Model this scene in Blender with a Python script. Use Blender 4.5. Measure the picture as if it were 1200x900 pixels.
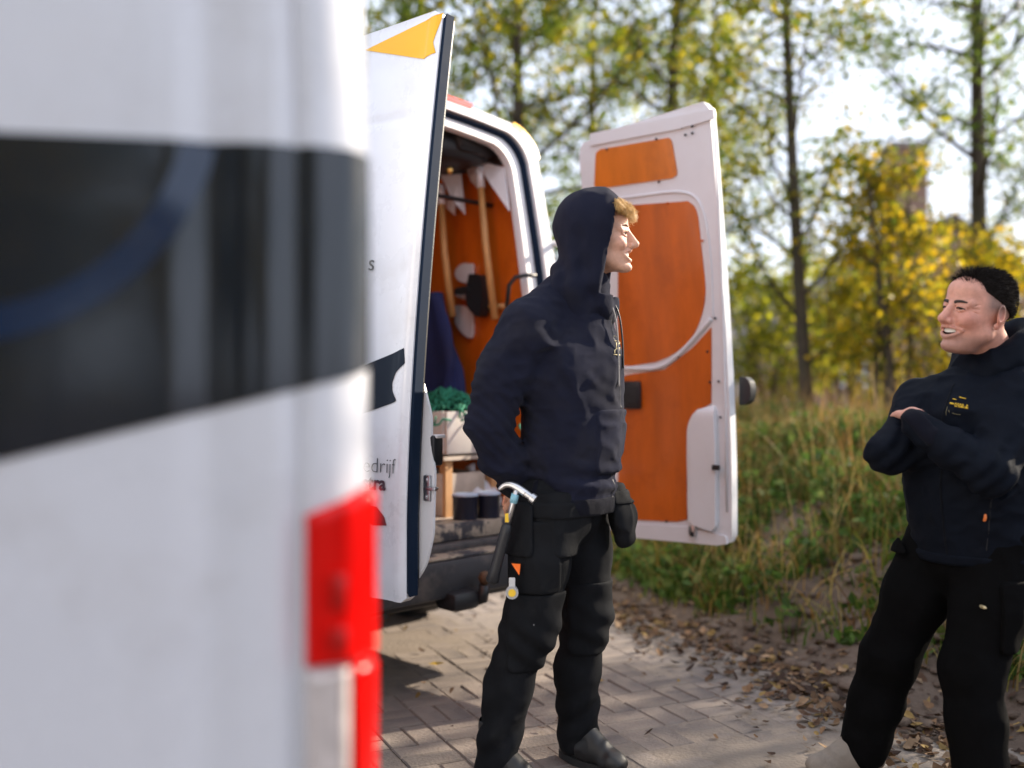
import bpy, bmesh, math, random
import numpy as np
from mathutils import Vector, Matrix

# ------------------------------------------------------------------ scene, camera, light
for o in list(bpy.data.objects):
    bpy.data.objects.remove(o)
scene = bpy.context.scene
COL = scene.collection
R = math.radians

CAM = Vector((0, 0, 1.28)); HOR = 460.0; FPX = 1167.0
cam_data = bpy.data.cameras.new('camera')
cam_data.sensor_width = 36.0
cam_data.lens = 35.0
cam_data.clip_start = 0.05
cam_data.clip_end = 3000
cam_data.dof.use_dof = True
cam_data.dof.focus_distance = 3.36
cam_data.dof.aperture_fstop = 0.95
cam_data.dof.aperture_blades = 0
camera = bpy.data.objects.new('camera', cam_data)
camera.location = CAM
camera.rotation_euler = (R(90) + math.atan((HOR - 450) / FPX), 0, 0)
COL.objects.link(camera)
scene.camera = camera

SUN_AZ = R(27)          # angle of the sun's bearing above the +X axis
SUN_EL = R(27)
sun_dir = Vector((math.cos(SUN_AZ) * math.cos(SUN_EL), math.sin(SUN_AZ) * math.cos(SUN_EL), math.sin(SUN_EL)))
sd = bpy.data.lights.new('sun', 'SUN')
sd.energy = 5.0
sd.angle = R(0.55)
sd.color = (1.0, 0.87, 0.70)
sun = bpy.data.objects.new('sun', sd)
sun.rotation_euler = sun_dir.to_track_quat('Z', 'Y').to_euler()
sun.location = (20, 12, 20)
COL.objects.link(sun)

world = bpy.data.worlds.new('World')
scene.world = world
world.use_nodes = True
wn = world.node_tree.nodes; wl = world.node_tree.links
wn.clear()
w_out = wn.new('ShaderNodeOutputWorld'); w_bg = wn.new('ShaderNodeBackground')
w_sky = wn.new('ShaderNodeTexSky')
w_sky.sky_type = 'NISHITA'; w_sky.sun_disc = False
w_sky.sun_elevation = SUN_EL
w_sky.sun_rotation = R(90) - SUN_AZ
w_sky.air_density = 1.0; w_sky.dust_density = 2.0; w_sky.ozone_density = 1.0
# thin high cloud, the same all round the sky
w_tc = wn.new('ShaderNodeTexCoord'); w_map = wn.new('ShaderNodeMapping')
w_map.inputs['Scale'].default_value = (1.2, 1.2, 3.2)
w_no = wn.new('ShaderNodeTexNoise'); w_no.inputs['Scale'].default_value = 2.3; w_no.inputs['Detail'].default_value = 7
w_no.inputs['Roughness'].default_value = 0.55
w_ramp = wn.new('ShaderNodeValToRGB')
w_ramp.color_ramp.elements[0].position = 0.36; w_ramp.color_ramp.elements[1].position = 0.62
w_ramp.color_ramp.elements[0].color = (0.6, 0.6, 0.6, 1); w_ramp.color_ramp.elements[1].color = (1, 1, 1, 1)
w_mix = wn.new('ShaderNodeMix'); w_mix.data_type = 'RGBA'
w_mix.inputs[7].default_value = (6.8, 7.3, 8.5, 1)
wl.new(w_tc.outputs['Generated'], w_map.inputs['Vector']); wl.new(w_map.outputs['Vector'], w_no.inputs['Vector'])
wl.new(w_no.outputs['Fac'], w_ramp.inputs['Fac']); wl.new(w_ramp.outputs['Color'], w_mix.inputs[0])
wl.new(w_sky.outputs['Color'], w_mix.inputs[6]); wl.new(w_mix.outputs[2], w_bg.inputs['Color'])
w_bg.inputs['Strength'].default_value = 0.09
wl.new(w_bg.outputs['Background'], w_out.inputs['Surface'])

scene.view_settings.view_transform = 'Standard'
scene.view_settings.look = 'None'
scene.view_settings.gamma = 1.0
scene.view_settings.use_curve_mapping = False
scene.view_settings.exposure = 1.3
scene.render.engine = 'CYCLES'
scene.cycles.use_denoising = True
try:
    scene.cycles.denoiser = 'OPENIMAGEDENOISE'
except Exception:
    pass
scene.cycles.max_bounces = 8
scene.cycles.transparent_max_bounces = 8
scene.cycles.sample_clamp_indirect = 6.0

# ------------------------------------------------------------------ helpers
def tag(o, label=None, cat=None, group=None, kind=None):
    if label: o['label'] = label
    if cat: o['category'] = cat
    if group: o['group'] = group
    if kind: o['kind'] = kind
    return o

def empty(name, loc=(0, 0, 0), rz=0.0):
    o = bpy.data.objects.new(name, None)
    o.location = loc; o.rotation_euler = (0, 0, rz)
    o.empty_display_size = 0.1
    COL.objects.link(o)
    return o

def put(name, mesh, mat=None, parent=None):
    o = bpy.data.objects.new(name, mesh)
    if mat is not None and not mesh.materials:
        mesh.materials.append(mat)
    COL.objects.link(o)
    if parent is not None:
        o.parent = parent
    return o

def np_mesh(name, V, Fs, smooth=False, col=None):
    """V (n,3); Fs (m,3) or (m,4) array; col (n,3) point colours"""
    V = np.ascontiguousarray(V, dtype=np.float32); Fs = np.ascontiguousarray(Fs, dtype=np.int32)
    me = bpy.data.meshes.new(name)
    k = Fs.shape[1]
    me.vertices.add(len(V)); me.vertices.foreach_set('co', V.ravel())
    me.loops.add(Fs.size); me.loops.foreach_set('vertex_index', Fs.ravel())
    me.polygons.add(len(Fs))
    me.polygons.foreach_set('loop_start', np.arange(0, Fs.size, k, dtype=np.int32))
    try:
        me.polygons.foreach_set('loop_total', np.full(len(Fs), k, dtype=np.int32))
    except Exception:
        pass
    me.polygons.foreach_set('use_smooth', np.full(len(Fs), smooth, dtype=bool))
    me.update(calc_edges=True)
    if col is not None:
        a = me.color_attributes.new('col', 'FLOAT_COLOR', 'POINT')
        c = np.ones((len(V), 4), dtype=np.float32); c[:, :3] = col
        a.data.foreach_set('color', c.ravel())
    return me

class MB:
    """collects shapes; build() links them as one mesh object"""
    def __init__(s):
        s.v = []; s.f = []
    def add(s, vs, fs):
        n = len(s.v)
        s.v += [tuple(map(float, p)) for p in vs]
        s.f += [tuple(i + n for i in f) for f in fs]
        return s
    def box(s, c, d, rz=0.0, M=None, b=0.0):
        x, y, z = d[0] / 2, d[1] / 2, d[2] / 2
        bm = bmesh.new(); bmesh.ops.create_cube(bm, size=1.0)
        for v in bm.verts: v.co = Vector((v.co.x * d[0], v.co.y * d[1], v.co.z * d[2]))
        if b > 0:
            bmesh.ops.bevel(bm, geom=bm.edges[:], offset=min(b, 0.45 * min(d)), segments=2, affect='EDGES', profile=0.5)
        T = Matrix.Translation(Vector(c)) @ (Matrix.Rotation(rz, 4, 'Z') if M is None else M)
        bm.verts.index_update()
        s.add([T @ v.co for v in bm.verts], [[v.index for v in f.verts] for f in bm.faces])
        bm.free(); return s
    def tube(s, pts, rad, n=8, cap=True):
        pts = [Vector(p) for p in pts]
        if not hasattr(rad, '__len__'): rad = [rad] * len(pts)
        if len(rad) != len(pts): rad = np.interp(np.linspace(0, 1, len(pts)), np.linspace(0, 1, len(rad)), rad).tolist()
        rings = []; up = Vector((0, 0, 1)); prev = None
        for i, p in enumerate(pts):
            t = (pts[min(i + 1, len(pts) - 1)] - pts[max(i - 1, 0)])
            t = t.normalized() if t.length > 1e-9 else Vector((0, 0, 1))
            if prev is None:
                a = t.cross(up)
                if a.length < 1e-3: a = t.cross(Vector((1, 0, 0)))
            else:
                a = prev - t * prev.dot(t)
                if a.length < 1e-4: a = t.cross(up)
            a.normalize(); prev = a; b = t.cross(a)
            rings.append([p + (a * math.cos(2 * math.pi * j / n) + b * math.sin(2 * math.pi * j / n)) * rad[i] for j in range(n)])
        vs = [q for r in rings for q in r]; fs = []
        for i in range(len(pts) - 1):
            for j in range(n):
                fs.append((i * n + j, i * n + (j + 1) % n, (i + 1) * n + (j + 1) % n, (i + 1) * n + j))
        if cap:
            fs.append(tuple(range(n - 1, -1, -1))); m = (len(pts) - 1) * n
            fs.append(tuple(m + j for j in range(n)))
        return s.add(vs, fs)
    def lathe(s, prof, c=(0, 0, 0), n=24, M=None):
        vs = []; fs = []; T = Matrix.Translation(Vector(c)) @ (M if M is not None else Matrix())
        for r, z in prof:
            for j in range(n):
                a = 2 * math.pi * j / n
                vs.append(T @ Vector((r * math.cos(a), r * math.sin(a), z)))
        for i in range(len(prof) - 1):
            for j in range(n):
                fs.append((i * n + j, i * n + (j + 1) % n, (i + 1) * n + (j + 1) % n, (i + 1) * n + j))
        fs.append(tuple(range(n - 1, -1, -1))); m = (len(prof) - 1) * n
        fs.append(tuple(m + j for j in range(n)))
        return s.add(vs, fs)
    def prism(s, poly, h, M):
        """poly: list of (a,b); extruded by h along local z of M"""
        n = len(poly)
        vs = [M @ Vector((a, b, 0)) for a, b in poly] + [M @ Vector((a, b, h)) for a, b in poly]
        fs = [tuple(range(n - 1, -1, -1)), tuple(range(n, 2 * n))]
        fs += [(i, (i + 1) % n, n + (i + 1) % n, n + i) for i in range(n)]
        return s.add(vs, fs)
    def build(s, name, mat=None, parent=None, smooth=False, auto=None):
        me = bpy.data.meshes.new(name)
        me.from_pydata(s.v, [], s.f)
        bm = bmesh.new(); bm.from_mesh(me)
        bmesh.ops.recalc_face_normals(bm, faces=bm.faces[:])
        for f in bm.faces: f.smooth = smooth or auto is not None
        if auto is not None:
            for e in bm.edges:
                if len(e.link_faces) == 2 and e.calc_face_angle(0) > R(auto): e.smooth = False
        bm.to_mesh(me); bm.free(); me.update()
        return put(name, me, mat, parent)

def grid_faces(nr, nc, off=0):
    i = np.arange(nr - 1)[:, None]; j = np.arange(nc - 1)[None, :]
    a = i * nc + j
    return (np.stack([a, a + 1, a + nc + 1, a + nc], -1).reshape(-1, 4) + off)

# ---- pixel of the photograph -> point on a plane of the place (used to measure sizes and positions)
_pitch = math.atan((HOR - 450) / FPX)
def ray(px, py):
    d = Vector(((px - 600) / FPX, 1.0, -(py - 450) / FPX))
    return Matrix.Rotation(_pitch, 3, 'X') @ d
def hit(px, py, p0, n):
    d = ray(px, py); p0 = Vector(p0); n = Vector(n)
    return CAM + d * ((p0 - CAM).dot(n) / d.dot(n))
def at(px, py, Y):
    d = ray(px, py); return CAM + d * (Y / d.y)

# ---- value noise
_rng = np.random.default_rng(7)
_T = _rng.random((32, 32, 32)).astype(np.float32)
def vnoise(x, y, z):
    xi = np.floor(x).astype(int); yi = np.floor(y).astype(int); zi = np.floor(z).astype(int)
    fx = x - xi; fy = y - yi; fz = z - zi
    fx = fx * fx * (3 - 2 * fx); fy = fy * fy * (3 - 2 * fy); fz = fz * fz * (3 - 2 * fz)
    r = 0
    for a in (0, 1):
        for b in (0, 1):
            for c in (0, 1):
                w = (fx if a else 1 - fx) * (fy if b else 1 - fy) * (fz if c else 1 - fz)
                r = r + w * _T[(xi + a) % 32, (yi + b) % 32, (zi + c) % 32]
    return r
def fbm(x, y, z, o=3):
    r = 0; a = 0.5; s = 0
    for k in range(o):
        r = r + a * vnoise(x, y, z); s += a; a *= 0.5; x = x * 2.03 + 5.1; y = y * 2.03 + 1.7; z = z * 2.03 + 9.2
    return r / s

# ---- materials
def M(name, col, rough=0.6, metal=0.0, var=0.12, scale=6.0, bump=0.0, bscale=80.0, spec=0.5, coat=0.0, sss=0.0,
      sss_r=(0.01, 0.004, 0.002), attr=None, dirt=None, dirt_amt=0.0, dirt_scale=3.0, trans=0.0, stretch=(1, 1, 1), rvar=0.1, sheen=0.0, dirt_lo=.5, dirt_hi=.75):
    m = bpy.data.materials.new(name); m.use_nodes = True
    nt = m.node_tree; n = nt.nodes; l = nt.links
    p = n['Principled BSDF']; out = n['Material Output']
    p.inputs['Roughness'].default_value = rough; p.inputs['Metallic'].default_value = metal
    p.inputs['Specular IOR Level'].default_value = spec
    p.inputs['Coat Weight'].default_value = coat
    p.inputs['Coat Roughness'].default_value = 0.08
    if sheen:
        p.inputs['Sheen Weight'].default_value = sheen; p.inputs['Sheen Roughness'].default_value = 0.4
    if sss:
        p.inputs['Subsurface Weight'].default_value = sss; p.inputs['Subsurface Radius'].default_value = sss_r
        p.inputs['Subsurface Scale'].default_value = 1.0
    tc = n.new('ShaderNodeTexCoord'); mp = n.new('ShaderNodeMapping'); mp.inputs['Scale'].default_value = stretch
    l.new(tc.outputs['Object'], mp.inputs['Vector'])
    no = n.new('ShaderNodeTexNoise'); no.inputs['Scale'].default_value = scale; no.inputs['Detail'].default_value = 6
    no.inputs['Roughness'].default_value = 0.6
    l.new(mp.outputs['Vector'], no.inputs['Vector'])
    hs = n.new('ShaderNodeMix'); hs.data_type = 'RGBA'; hs.blend_type = 'MULTIPLY'; hs.inputs[0].default_value = 1.0
    mr = n.new('ShaderNodeMapRange'); mr.inputs[1].default_value = 0.25; mr.inputs[2].default_value = 0.75
    mr.inputs[3].default_value = 1 - var; mr.inputs[4].default_value = 1 + var
    l.new(no.outputs['Fac'], mr.inputs[0])
    if attr:
        at_ = n.new('ShaderNodeAttribute'); at_.attribute_name = attr
        l.new(at_.outputs['Color'], hs.inputs[6])
    else:
        hs.inputs[6].default_value = (*col, 1)
    l.new(mr.outputs[0], hs.inputs[7])
    c = hs.outputs[2]
    if dirt is not None:
        n2 = n.new('ShaderNodeTexNoise'); n2.inputs['Scale'].default_value = dirt_scale; n2.inputs['Detail'].default_value = 8
        n2.inputs['Roughness'].default_value = 0.65
        l.new(tc.outputs['Object'], n2.inputs['Vector'])
        m2 = n.new('ShaderNodeMapRange'); m2.inputs[1].default_value = dirt_lo; m2.inputs[2].default_value = dirt_hi
        m2.inputs[3].default_value = 0; m2.inputs[4].default_value = dirt_amt
        l.new(n2.outputs['Fac'], m2.inputs[0])
        mx = n.new('ShaderNodeMix'); mx.data_type = 'RGBA'; mx.inputs[7].default_value = (*dirt, 1)
        l.new(m2.outputs[0], mx.inputs[0]); l.new(c, mx.inputs[6]); c = mx.outputs[2]
    l.new(c, p.inputs['Base Color'])
    if rvar:
        m3 = n.new('ShaderNodeMapRange'); m3.inputs[3].default_value = max(0.02, rough - rvar); m3.inputs[4].default_value = min(1, rough + rvar)
        l.new(no.outputs['Fac'], m3.inputs[0]); l.new(m3.outputs[0], p.inputs['Roughness'])
    if bump:
        nb = n.new('ShaderNodeTexNoise'); nb.inputs['Scale'].default_value = bscale; nb.inputs['Detail'].default_value = 4
        l.new(mp.outputs['Vector'], nb.inputs['Vector'])
        bp = n.new('ShaderNodeBump'); bp.inputs['Strength'].default_value = min(1.0, bump); bp.inputs['Distance'].default_value = 0.01
        l.new(nb.outputs['Fac'], bp.inputs['Height']); l.new(bp.outputs['Normal'], p.inputs['Normal'])
    if trans:
        tr = n.new('ShaderNodeBsdfTranslucent'); mxs = n.new('ShaderNodeMixShader'); mxs.inputs[0].default_value = trans
        l.new(c, tr.inputs['Color']); l.new(p.outputs[0], mxs.inputs[1]); l.new(tr.outputs[0], mxs.inputs[2])
        l.new(mxs.outputs[0], out.inputs['Surface'])
    return m

MAT = {}
MAT['white'] = M('white_paint', (0.73, 0.74, 0.785), 0.28, var=0.03, coat=0.5, dirt=(0.42, 0.38, 0.34), dirt_amt=0.38, dirt_scale=3.2)
MAT['white_in'] = M('inner_white_paint', (0.70, 0.70, 0.73), 0.38, var=0.05, dirt=(0.4, 0.36, 0.32), dirt_amt=0.25, dirt_scale=3)
MAT['yellow'] = M('yellow_film', (0.85, 0.44, 0.01), 0.35, var=0.03)
MAT['navy'] = M('navy_film', (0.006, 0.012, 0.022), 0.14, var=0.05, coat=0.3, rvar=.03)
MAT['blue'] = M('blue_film', (0.004, 0.020, 0.062), 0.16, var=0.05, coat=0.3, rvar=.02)
MAT['navy_matt'] = M('navy_matt_film', (0.006, 0.012, 0.024), 0.45, var=0.05, spec=.2)
MAT['seal'] = M('rubber_seal', (0.008, 0.016, 0.034), 0.75, var=0.1, spec=.08)
MAT['black'] = M('black_plastic', (0.012, 0.013, 0.016), 0.45, var=0.15, bump=0.1, bscale=200)
MAT['dark'] = M('dark_plastic', (0.03, 0.032, 0.038), 0.6, var=0.3, dirt=(0.22, 0.19, 0.16), dirt_amt=0.6, dirt_scale=4)
MAT['steel'] = M('steel', (0.55, 0.55, 0.56), 0.32, metal=1.0, var=0.2, scale=20)
MAT['galv'] = M('galvanised_blade', (0.66, 0.64, 0.66), 0.45, metal=0.15, var=0.1)
MAT['rust'] = M('rusty_steel', (0.10, 0.055, 0.03), 0.7, var=0.4, scale=30, metal=.3)
MAT['redlens'] = M('red_lens', (0.72, 0.003, 0.002), 0.2, var=0.05, coat=0.15, spec=.2, sss=.3, sss_r=(.02, .002, .002))
MAT['clearlens'] = M('clear_lens', (0.62, 0.55, 0.52), 0.12, var=0.2, scale=30, coat=0.8)
MAT['rubber'] = M('tyre_rubber', (0.015, 0.015, 0.016), 0.8, var=0.2, bump=.2)
MAT['glass'] = M('dark_glass', (0.01, 0.012, 0.014), 0.04, coat=.5, rvar=0)
def plywood(name, col):
    return M(name, col, 0.36, var=0.20, scale=7, stretch=(1.6, 1.6, 0.3), bump=0.08, bscale=40, coat=0.25,
             dirt=(col[0] * .45, col[1] * .35, col[2] * .4), dirt_amt=0.45, dirt_scale=6, dirt_lo=.54, dirt_hi=.78)
MAT['ply'] = plywood('orange_plywood', (0.53, 0.108, 0.005))
MAT['wood'] = M('ash_wood', (0.50, 0.25, 0.085), 0.5, var=0.25, scale=10, stretch=(6, 6, 0.6))
MAT['plank'] = M('worn_plank', (0.42, 0.36, 0.30), 0.8, var=0.25, scale=9, dirt=(.2, .16, .12), dirt_amt=.6)
MAT['postwood'] = M('pine_post', (0.45, 0.25, 0.11), 0.7, var=0.25, scale=12, stretch=(5, 5, .6))
# ------------------------------------------------------------------ the white work van with its rear doors open
VC = Vector((-0.379, 4.371, 0)); VROT = R(45)
VM = Matrix.Translation(VC) @ Matrix.Rotation(VROT, 4, 'Z'); VI = VM.inverted()
VR = VM.to_3x3()
van = empty('work_van', VC, VROT)
tag(van, 'white work van with both rear doors swung open and orange plywood lined load space', 'van', 'white liveried work vans')

def lean(z):
    t = min(max((z - 0.85) / 1.75, 0), 1.15)
    return 0.20 * t ** 1.5

def prof(hwb, hwt, z0, z1, rc, camber, zk=1.5):
    pts = []
    for i in range(6): pts.append((hwb, z0 + (zk - z0) * i / 6))
    zc = z1 - rc
    for i in range(8):
        t = i / 8; pts.append((hwb + (hwt - hwb) * t ** 1.3, zk + (zc - zk) * t))
    for i in range(9):
        a = math.pi / 2 * i / 8; pts.append((hwt - rc + rc * math.cos(a), zc + rc * math.sin(a)))
    x0 = hwt - rc
    for i in range(1, 6):
        t = i / 6; pts.append((x0 * (1 - t), z1 + camber * (1 - (1 - t) ** 2)))
    top = [(0, z1 + camber)]
    return pts + top + [(-x, z) for x, z in reversed(pts)]

def loft(secs, closed_ring=False):
    """secs: list of rings (lists of 3d points, same length)"""
    mb = MB(); n = len(secs[0]); vs = [p for s in secs for p in s]; fs = []
    for i in range(len(secs) - 1):
        for j in range(n - 1 + (1 if closed_ring else 0)):
            k = (j + 1) % n
            fs.append((i * n + j, i * n + k, (i + 1) * n + k, (i + 1) * n + j))
    mb.add(vs, fs); return mb

OUT = (0.985, 0.915, 0.42, 2.655, 0.20, 0.045)
def ring(p, y, use_lean=True, dz=0):
    return [(x, y + (lean(z) if use_lean else 0), z + dz) for x, z in prof(*p)]
# outer shell: cargo box, cab and bonnet
secs = [ring(OUT, 0.012), ring(OUT, 0.10), ring(OUT, 1.2), ring(OUT, 2.6), ring(OUT, 3.9, False), ring((0.985, 0.88, 0.42, 2.60, 0.22, 0.04), 4.25, False),
        ring((0.98, 0.84, 0.42, 2.35, 0.25, 0.03, 1.4), 4.65, False), ring((0.97, 0.86, 0.42, 1.42, 0.12, 0.03, 1.1), 5.35, False),
        ring((0.95, 0.84, 0.42, 1.18, 0.12, 0.02, .9), 5.75, False), ring((0.88, 0.78, 0.42, 0.95, 0.10, 0.02, .75), 5.92, False)]
body = loft(secs)
n = len(secs[-1]); base = (len(secs) - 1) * n
body.f.append(tuple(base + j for j in range(n)))
body = body.build('body_shell', MAT['white'], van, auto=35)
# rear frame: steps from the outer skin to the door opening
def stepring(t, y):
    a = prof(*OUT); b = prof(0.765, 0.735, 0.60, 2.525, 0.15, 0.035)
    return [((1 - t) * p[0] + t * q[0], y + lean((1 - t) * p[1] + t * q[1]), (1 - t) * p[1] + t * q[1]) for p, q in zip(a, b)]
loft([stepring(0.0, 0.012), stepring(0.05, 0.0), stepring(0.42, 0.0), stepring(0.46, 0.03)]).build('rear_pillar_frame', MAT['white'], van, auto=30)
loft([stepring(0.46, 0.031), stepring(0.50, 0.012), stepring(0.56, 0.012), stepring(0.60, 0.031), stepring(.66, .034)]).build('opening_seal', MAT['seal'], van, smooth=True)
loft([stepring(0.655, 0.033), stepring(0.96, 0.03), stepring(1.0, 0.045), stepring(1.0, 0.075), stepring(0.90, 0.085)]).build('opening_frame', MAT['white_in'], van, auto=30)
# inner lining shell: ceiling, left wall
INN = (0.86, 0.83, 0.66, 2.57, 0.10, 0.02)
isec = [ring(INN, 0.082), ring(INN, 1.5), ring(INN, 3.3)]
inner = loft(isec); n = len(isec[0]); inner.f.append(tuple(2 * n + j for j in range(n)))
MAT['inner'] = M('grey_inner_metal', (0.20, 0.20, 0.22), 0.6, var=0.2)
inner.build('inner_shell', MAT['inner'], van, auto=35)
MB().box((0, 1.72, 0.675), (1.72, 3.2, 0.03)).build('load_floor', MAT['plank'], van)
MAT['tread'] = M('worn_tread_plate', (0.42, 0.36, 0.28), 0.55, metal=0.2, var=0.5, scale=9, dirt=(0.02, 0.025, 0.04), dirt_amt=0.95, dirt_scale=9, dirt_lo=.47, dirt_hi=.55)
MB().box((0, 0.05, 0.655), (1.55, 0.15, 0.075), b=.008).build('sill_plate', MAT['tread'], van, auto=30)
MB().box((0, 0.03, 0.596), (1.60, 0.22, 0.035), b=.01).build('sill_lip', MAT['dark'], van, auto=30)
bp = MB().box((0, -0.05, 0.49), (1.93, 0.30, 0.165), b=.025)
bp.build('rear_bumper', MAT['dark'], van, auto=30)
MB().box((0, -0.05, 0.578), (1.50, 0.27, 0.012), b=.004).build('bumper_step', MAT['tread'], van, auto=30)
# roof edge, yellow strip, brake light, roof antenna
def strip(i0, i1, pad, mat, name):
    r0 = ring(OUT, 0.006)[i0:i1]; r1 = ring(OUT, 0.11)[i0:i1]
    def off(r):
        out = []
        for k, p in enumerate(r):
            a = r[max(k - 1, 0)]; b = r[min(k + 1, len(r) - 1)]
            t = Vector((b[0] - a[0], 0, b[2] - a[2])).normalized(); nrm = Vector((t.z, 0, -t.x))
            out.append(Vector(p) + nrm * pad)
        return out
    a, b = off(r0), off(r1)
    lo = [p + Vector((0, -0.012, -0.0)) for p in a]
    inw = [Vector((p.x * 0.972, p.y - 0.010, p.z - 0.028)) for p in a]
    return loft([inw, lo, b]).build(name, mat, van, smooth=True)
strip(15, 22, 0.004, MAT['yellow'], 'roof_edge_film')
strip(24, 29, 0.010, M('pink_brake_lens', (0.75, 0.12, 0.10), 0.2, coat=.5), 'high_brake_light')
MB().box((0.06, 0.42, 2.755), (0.16, 0.20, 0.10), b=.03).build('roof_beacon', MAT['black'], van, auto=30)
# wheels
def wheel(x, y, root, r=0.34, w=0.22, side=1):
    Mx = Matrix.Rotation(R(90), 4, 'Y')
    t = MB().lathe([(r * .62, -w / 2), (r * .9, -w / 2), (r, -w / 2 + .03), (r, w / 2 - .03), (r * .9, w / 2), (r * .62, w / 2)], (x, y, r), 36, Mx)
    wo = t.build('wheel', MAT['rubber'], root, auto=40)
    MB().lathe([(r * .2, -w / 2 * .9), (r * .60, -w / 2 * .8), (r * .64, 0), (r * .60, w / 2 * .8), (r * .2, w / 2 * .9)], (x, y, r), 24, Mx).build('rim', MAT['steel'], wo, auto=40)
for x in (-.86, .86):
    for y in (1.15, 4.75): wheel(x, y, van)
# front: windscreen and lamps, so that the van is whole
ws = loft([[(x * .93, 4.68, z - .02) for x, z in ((-.80, 2.34), (.80, 2.34))], [(x * .95, 5.335, z) for x, z in ((-.86, 1.47), (.86, 1.47))]])
wso = ws.build('windscreen', MAT['glass'], van); wso.location = (0, .012, .03)
for x in (-.7, .7): MB().box((x, 5.86, .86), (.3, .12, .18), b=.03).build('headlight', MAT['clearlens'], van, auto=30)
MB().box((0, 5.93, .5), (1.7, .12, .24), b=.04).build('front_bumper', MAT['dark'], van, auto=30)

# ---------------- rear doors
class Door:
    def __init__(s, H, ang, sgn, L):
        s.H = Vector((H[0], H[1], 0)); s.d = Vector((math.cos(ang), math.sin(ang), 0))
        s.n = Vector((-s.d.y, s.d.x, 0)) * sgn       # towards the door's inner side
        s.L = L
    def w(s, u, dep, z):                              # world point
        return s.H + s.d * u + s.n * (lean(z) + dep) + Vector((0, 0, z))
    def v(s, u, dep, z): return VI @ s.w(u, dep, z)
    def uz(s, px, py, dep=0.0):
        z = 1.5
        for _ in range(8):
            p = hit(px, py, s.H + s.n * (lean(z) + dep), s.n); z = p.z
        return ((p - s.H).dot(s.d), z)
    def slab(s, poly, d0, d1, nz=24, nu=6, smooth=False):
        zs = [q[1] for q in poly]; z0, z1 = min(zs) + 1e-4, max(zs) - 1e-4
        us = []
        for i in range(nz):
            z = z0 + (z1 - z0) * i / (nz - 1); xs = []
            for k in range(len(poly)):
                (ua, za), (ub, zb) = poly[k], poly[(k + 1) % len(poly)]
                if (za <= z) != (zb <= z): xs.append(ua + (ub - ua) * (z - za) / (zb - za))
            us.append((z, min(xs), max(xs)))
        f0 = d0 if callable(d0) else (lambda u, z: d0)
        f1 = d1 if callable(d1) else (lambda u, z: d1)
        A = []; B = []
        for z, a, b in us:
            for j in range(nu):
                u = a + (b - a) * j / (nu - 1); A.append(s.v(u, f0(u, z), z)); B.append(s.v(u, f1(u, z), z))
        mb = MB(); g = grid_faces(nz, nu).tolist(); N = nz * nu
        fs = [tuple(q) for q in g] + [tuple(x + N for x in reversed(q)) for q in g]
        for i in range(nz - 1):
            for j in (0, nu - 1):
                a, b = i * nu + j, (i + 1) * nu + j
                fs.append((a, b, b + N, a + N))
        for j in range(nu - 1):
            for i in (0, nz - 1):
                a, b = i * nu + j, i * nu + j + 1
                fs.append((a, b, b + N, a + N))
        mb.add(A + B, fs); return mb
def rounded(poly, r, n=5):
    out = []; N = len(poly)
    if not hasattr(r, '__len__'): r = [r] * N
    for i in range(N):
        p = Vector(poly[i]); a = Vector(poly[i - 1]); b = Vector(poly[(i + 1) % N])
        ra = min(r[i], (a - p).length * .45, (b - p).length * .45)
        if ra < 1e-4: out.append(tuple(p)); continue
        p0 = p + (a - p).normalized() * ra; p1 = p + (b - p).normalized() * ra
        for k in range(n + 1):
            t = k / n; q = p0 * (1 - t) ** 2 + p * 2 * t * (1 - t) + p1 * t * t; out.append(tuple(q))
    return out

DL = Door((-1.06, 3.69), R(-33.8), 1, 0.86)
DR = Door((0.475, 5.018), R(-42), -1, 0.738)
ZB, ZT = 0.60, 2.575

def make_door(D, zt, zb):
    out = rounded([(0, zb), (D.L, zb), (D.L, zt), (0, zt - .05)], [.05, .02, .03, .10])
    return out
# left door: we look at its outer skin
dl_out = make_door(DL, 2.585, 0.60)
zg1 = DL.uz(470, 137)[1]; zg2 = DL.uz(470, 66)[1]; zg0 = DL.uz(460, 395)[1]
def sg(t): return 1 / (1 + math.exp(-max(-30, min(30, t))))
def skin(u, z):
    d = 0.0
    d += 0.010 * math.exp(-((z - zg1) / .010) ** 2) * sg((DL.L - .09 - u) / .004)
    d += 0.006 * sg((zg2 - z) / .012) * sg((DL.L - .075 - u) / .006)
    d -= 0.006 * sg((u - DL.L + .05) / .004)
    d += 0.010 * sg((u - DL.L + .010) / .003)
    if z < .66: d += (.66 - z) * .12
    return d
door = DL.slab(dl_out, skin, 0.052, 130, 90).build('rear_door', MAT['white'], van, auto=40)
door['label'] = 'left rear door seen from outside with yellow and navy film'
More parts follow.
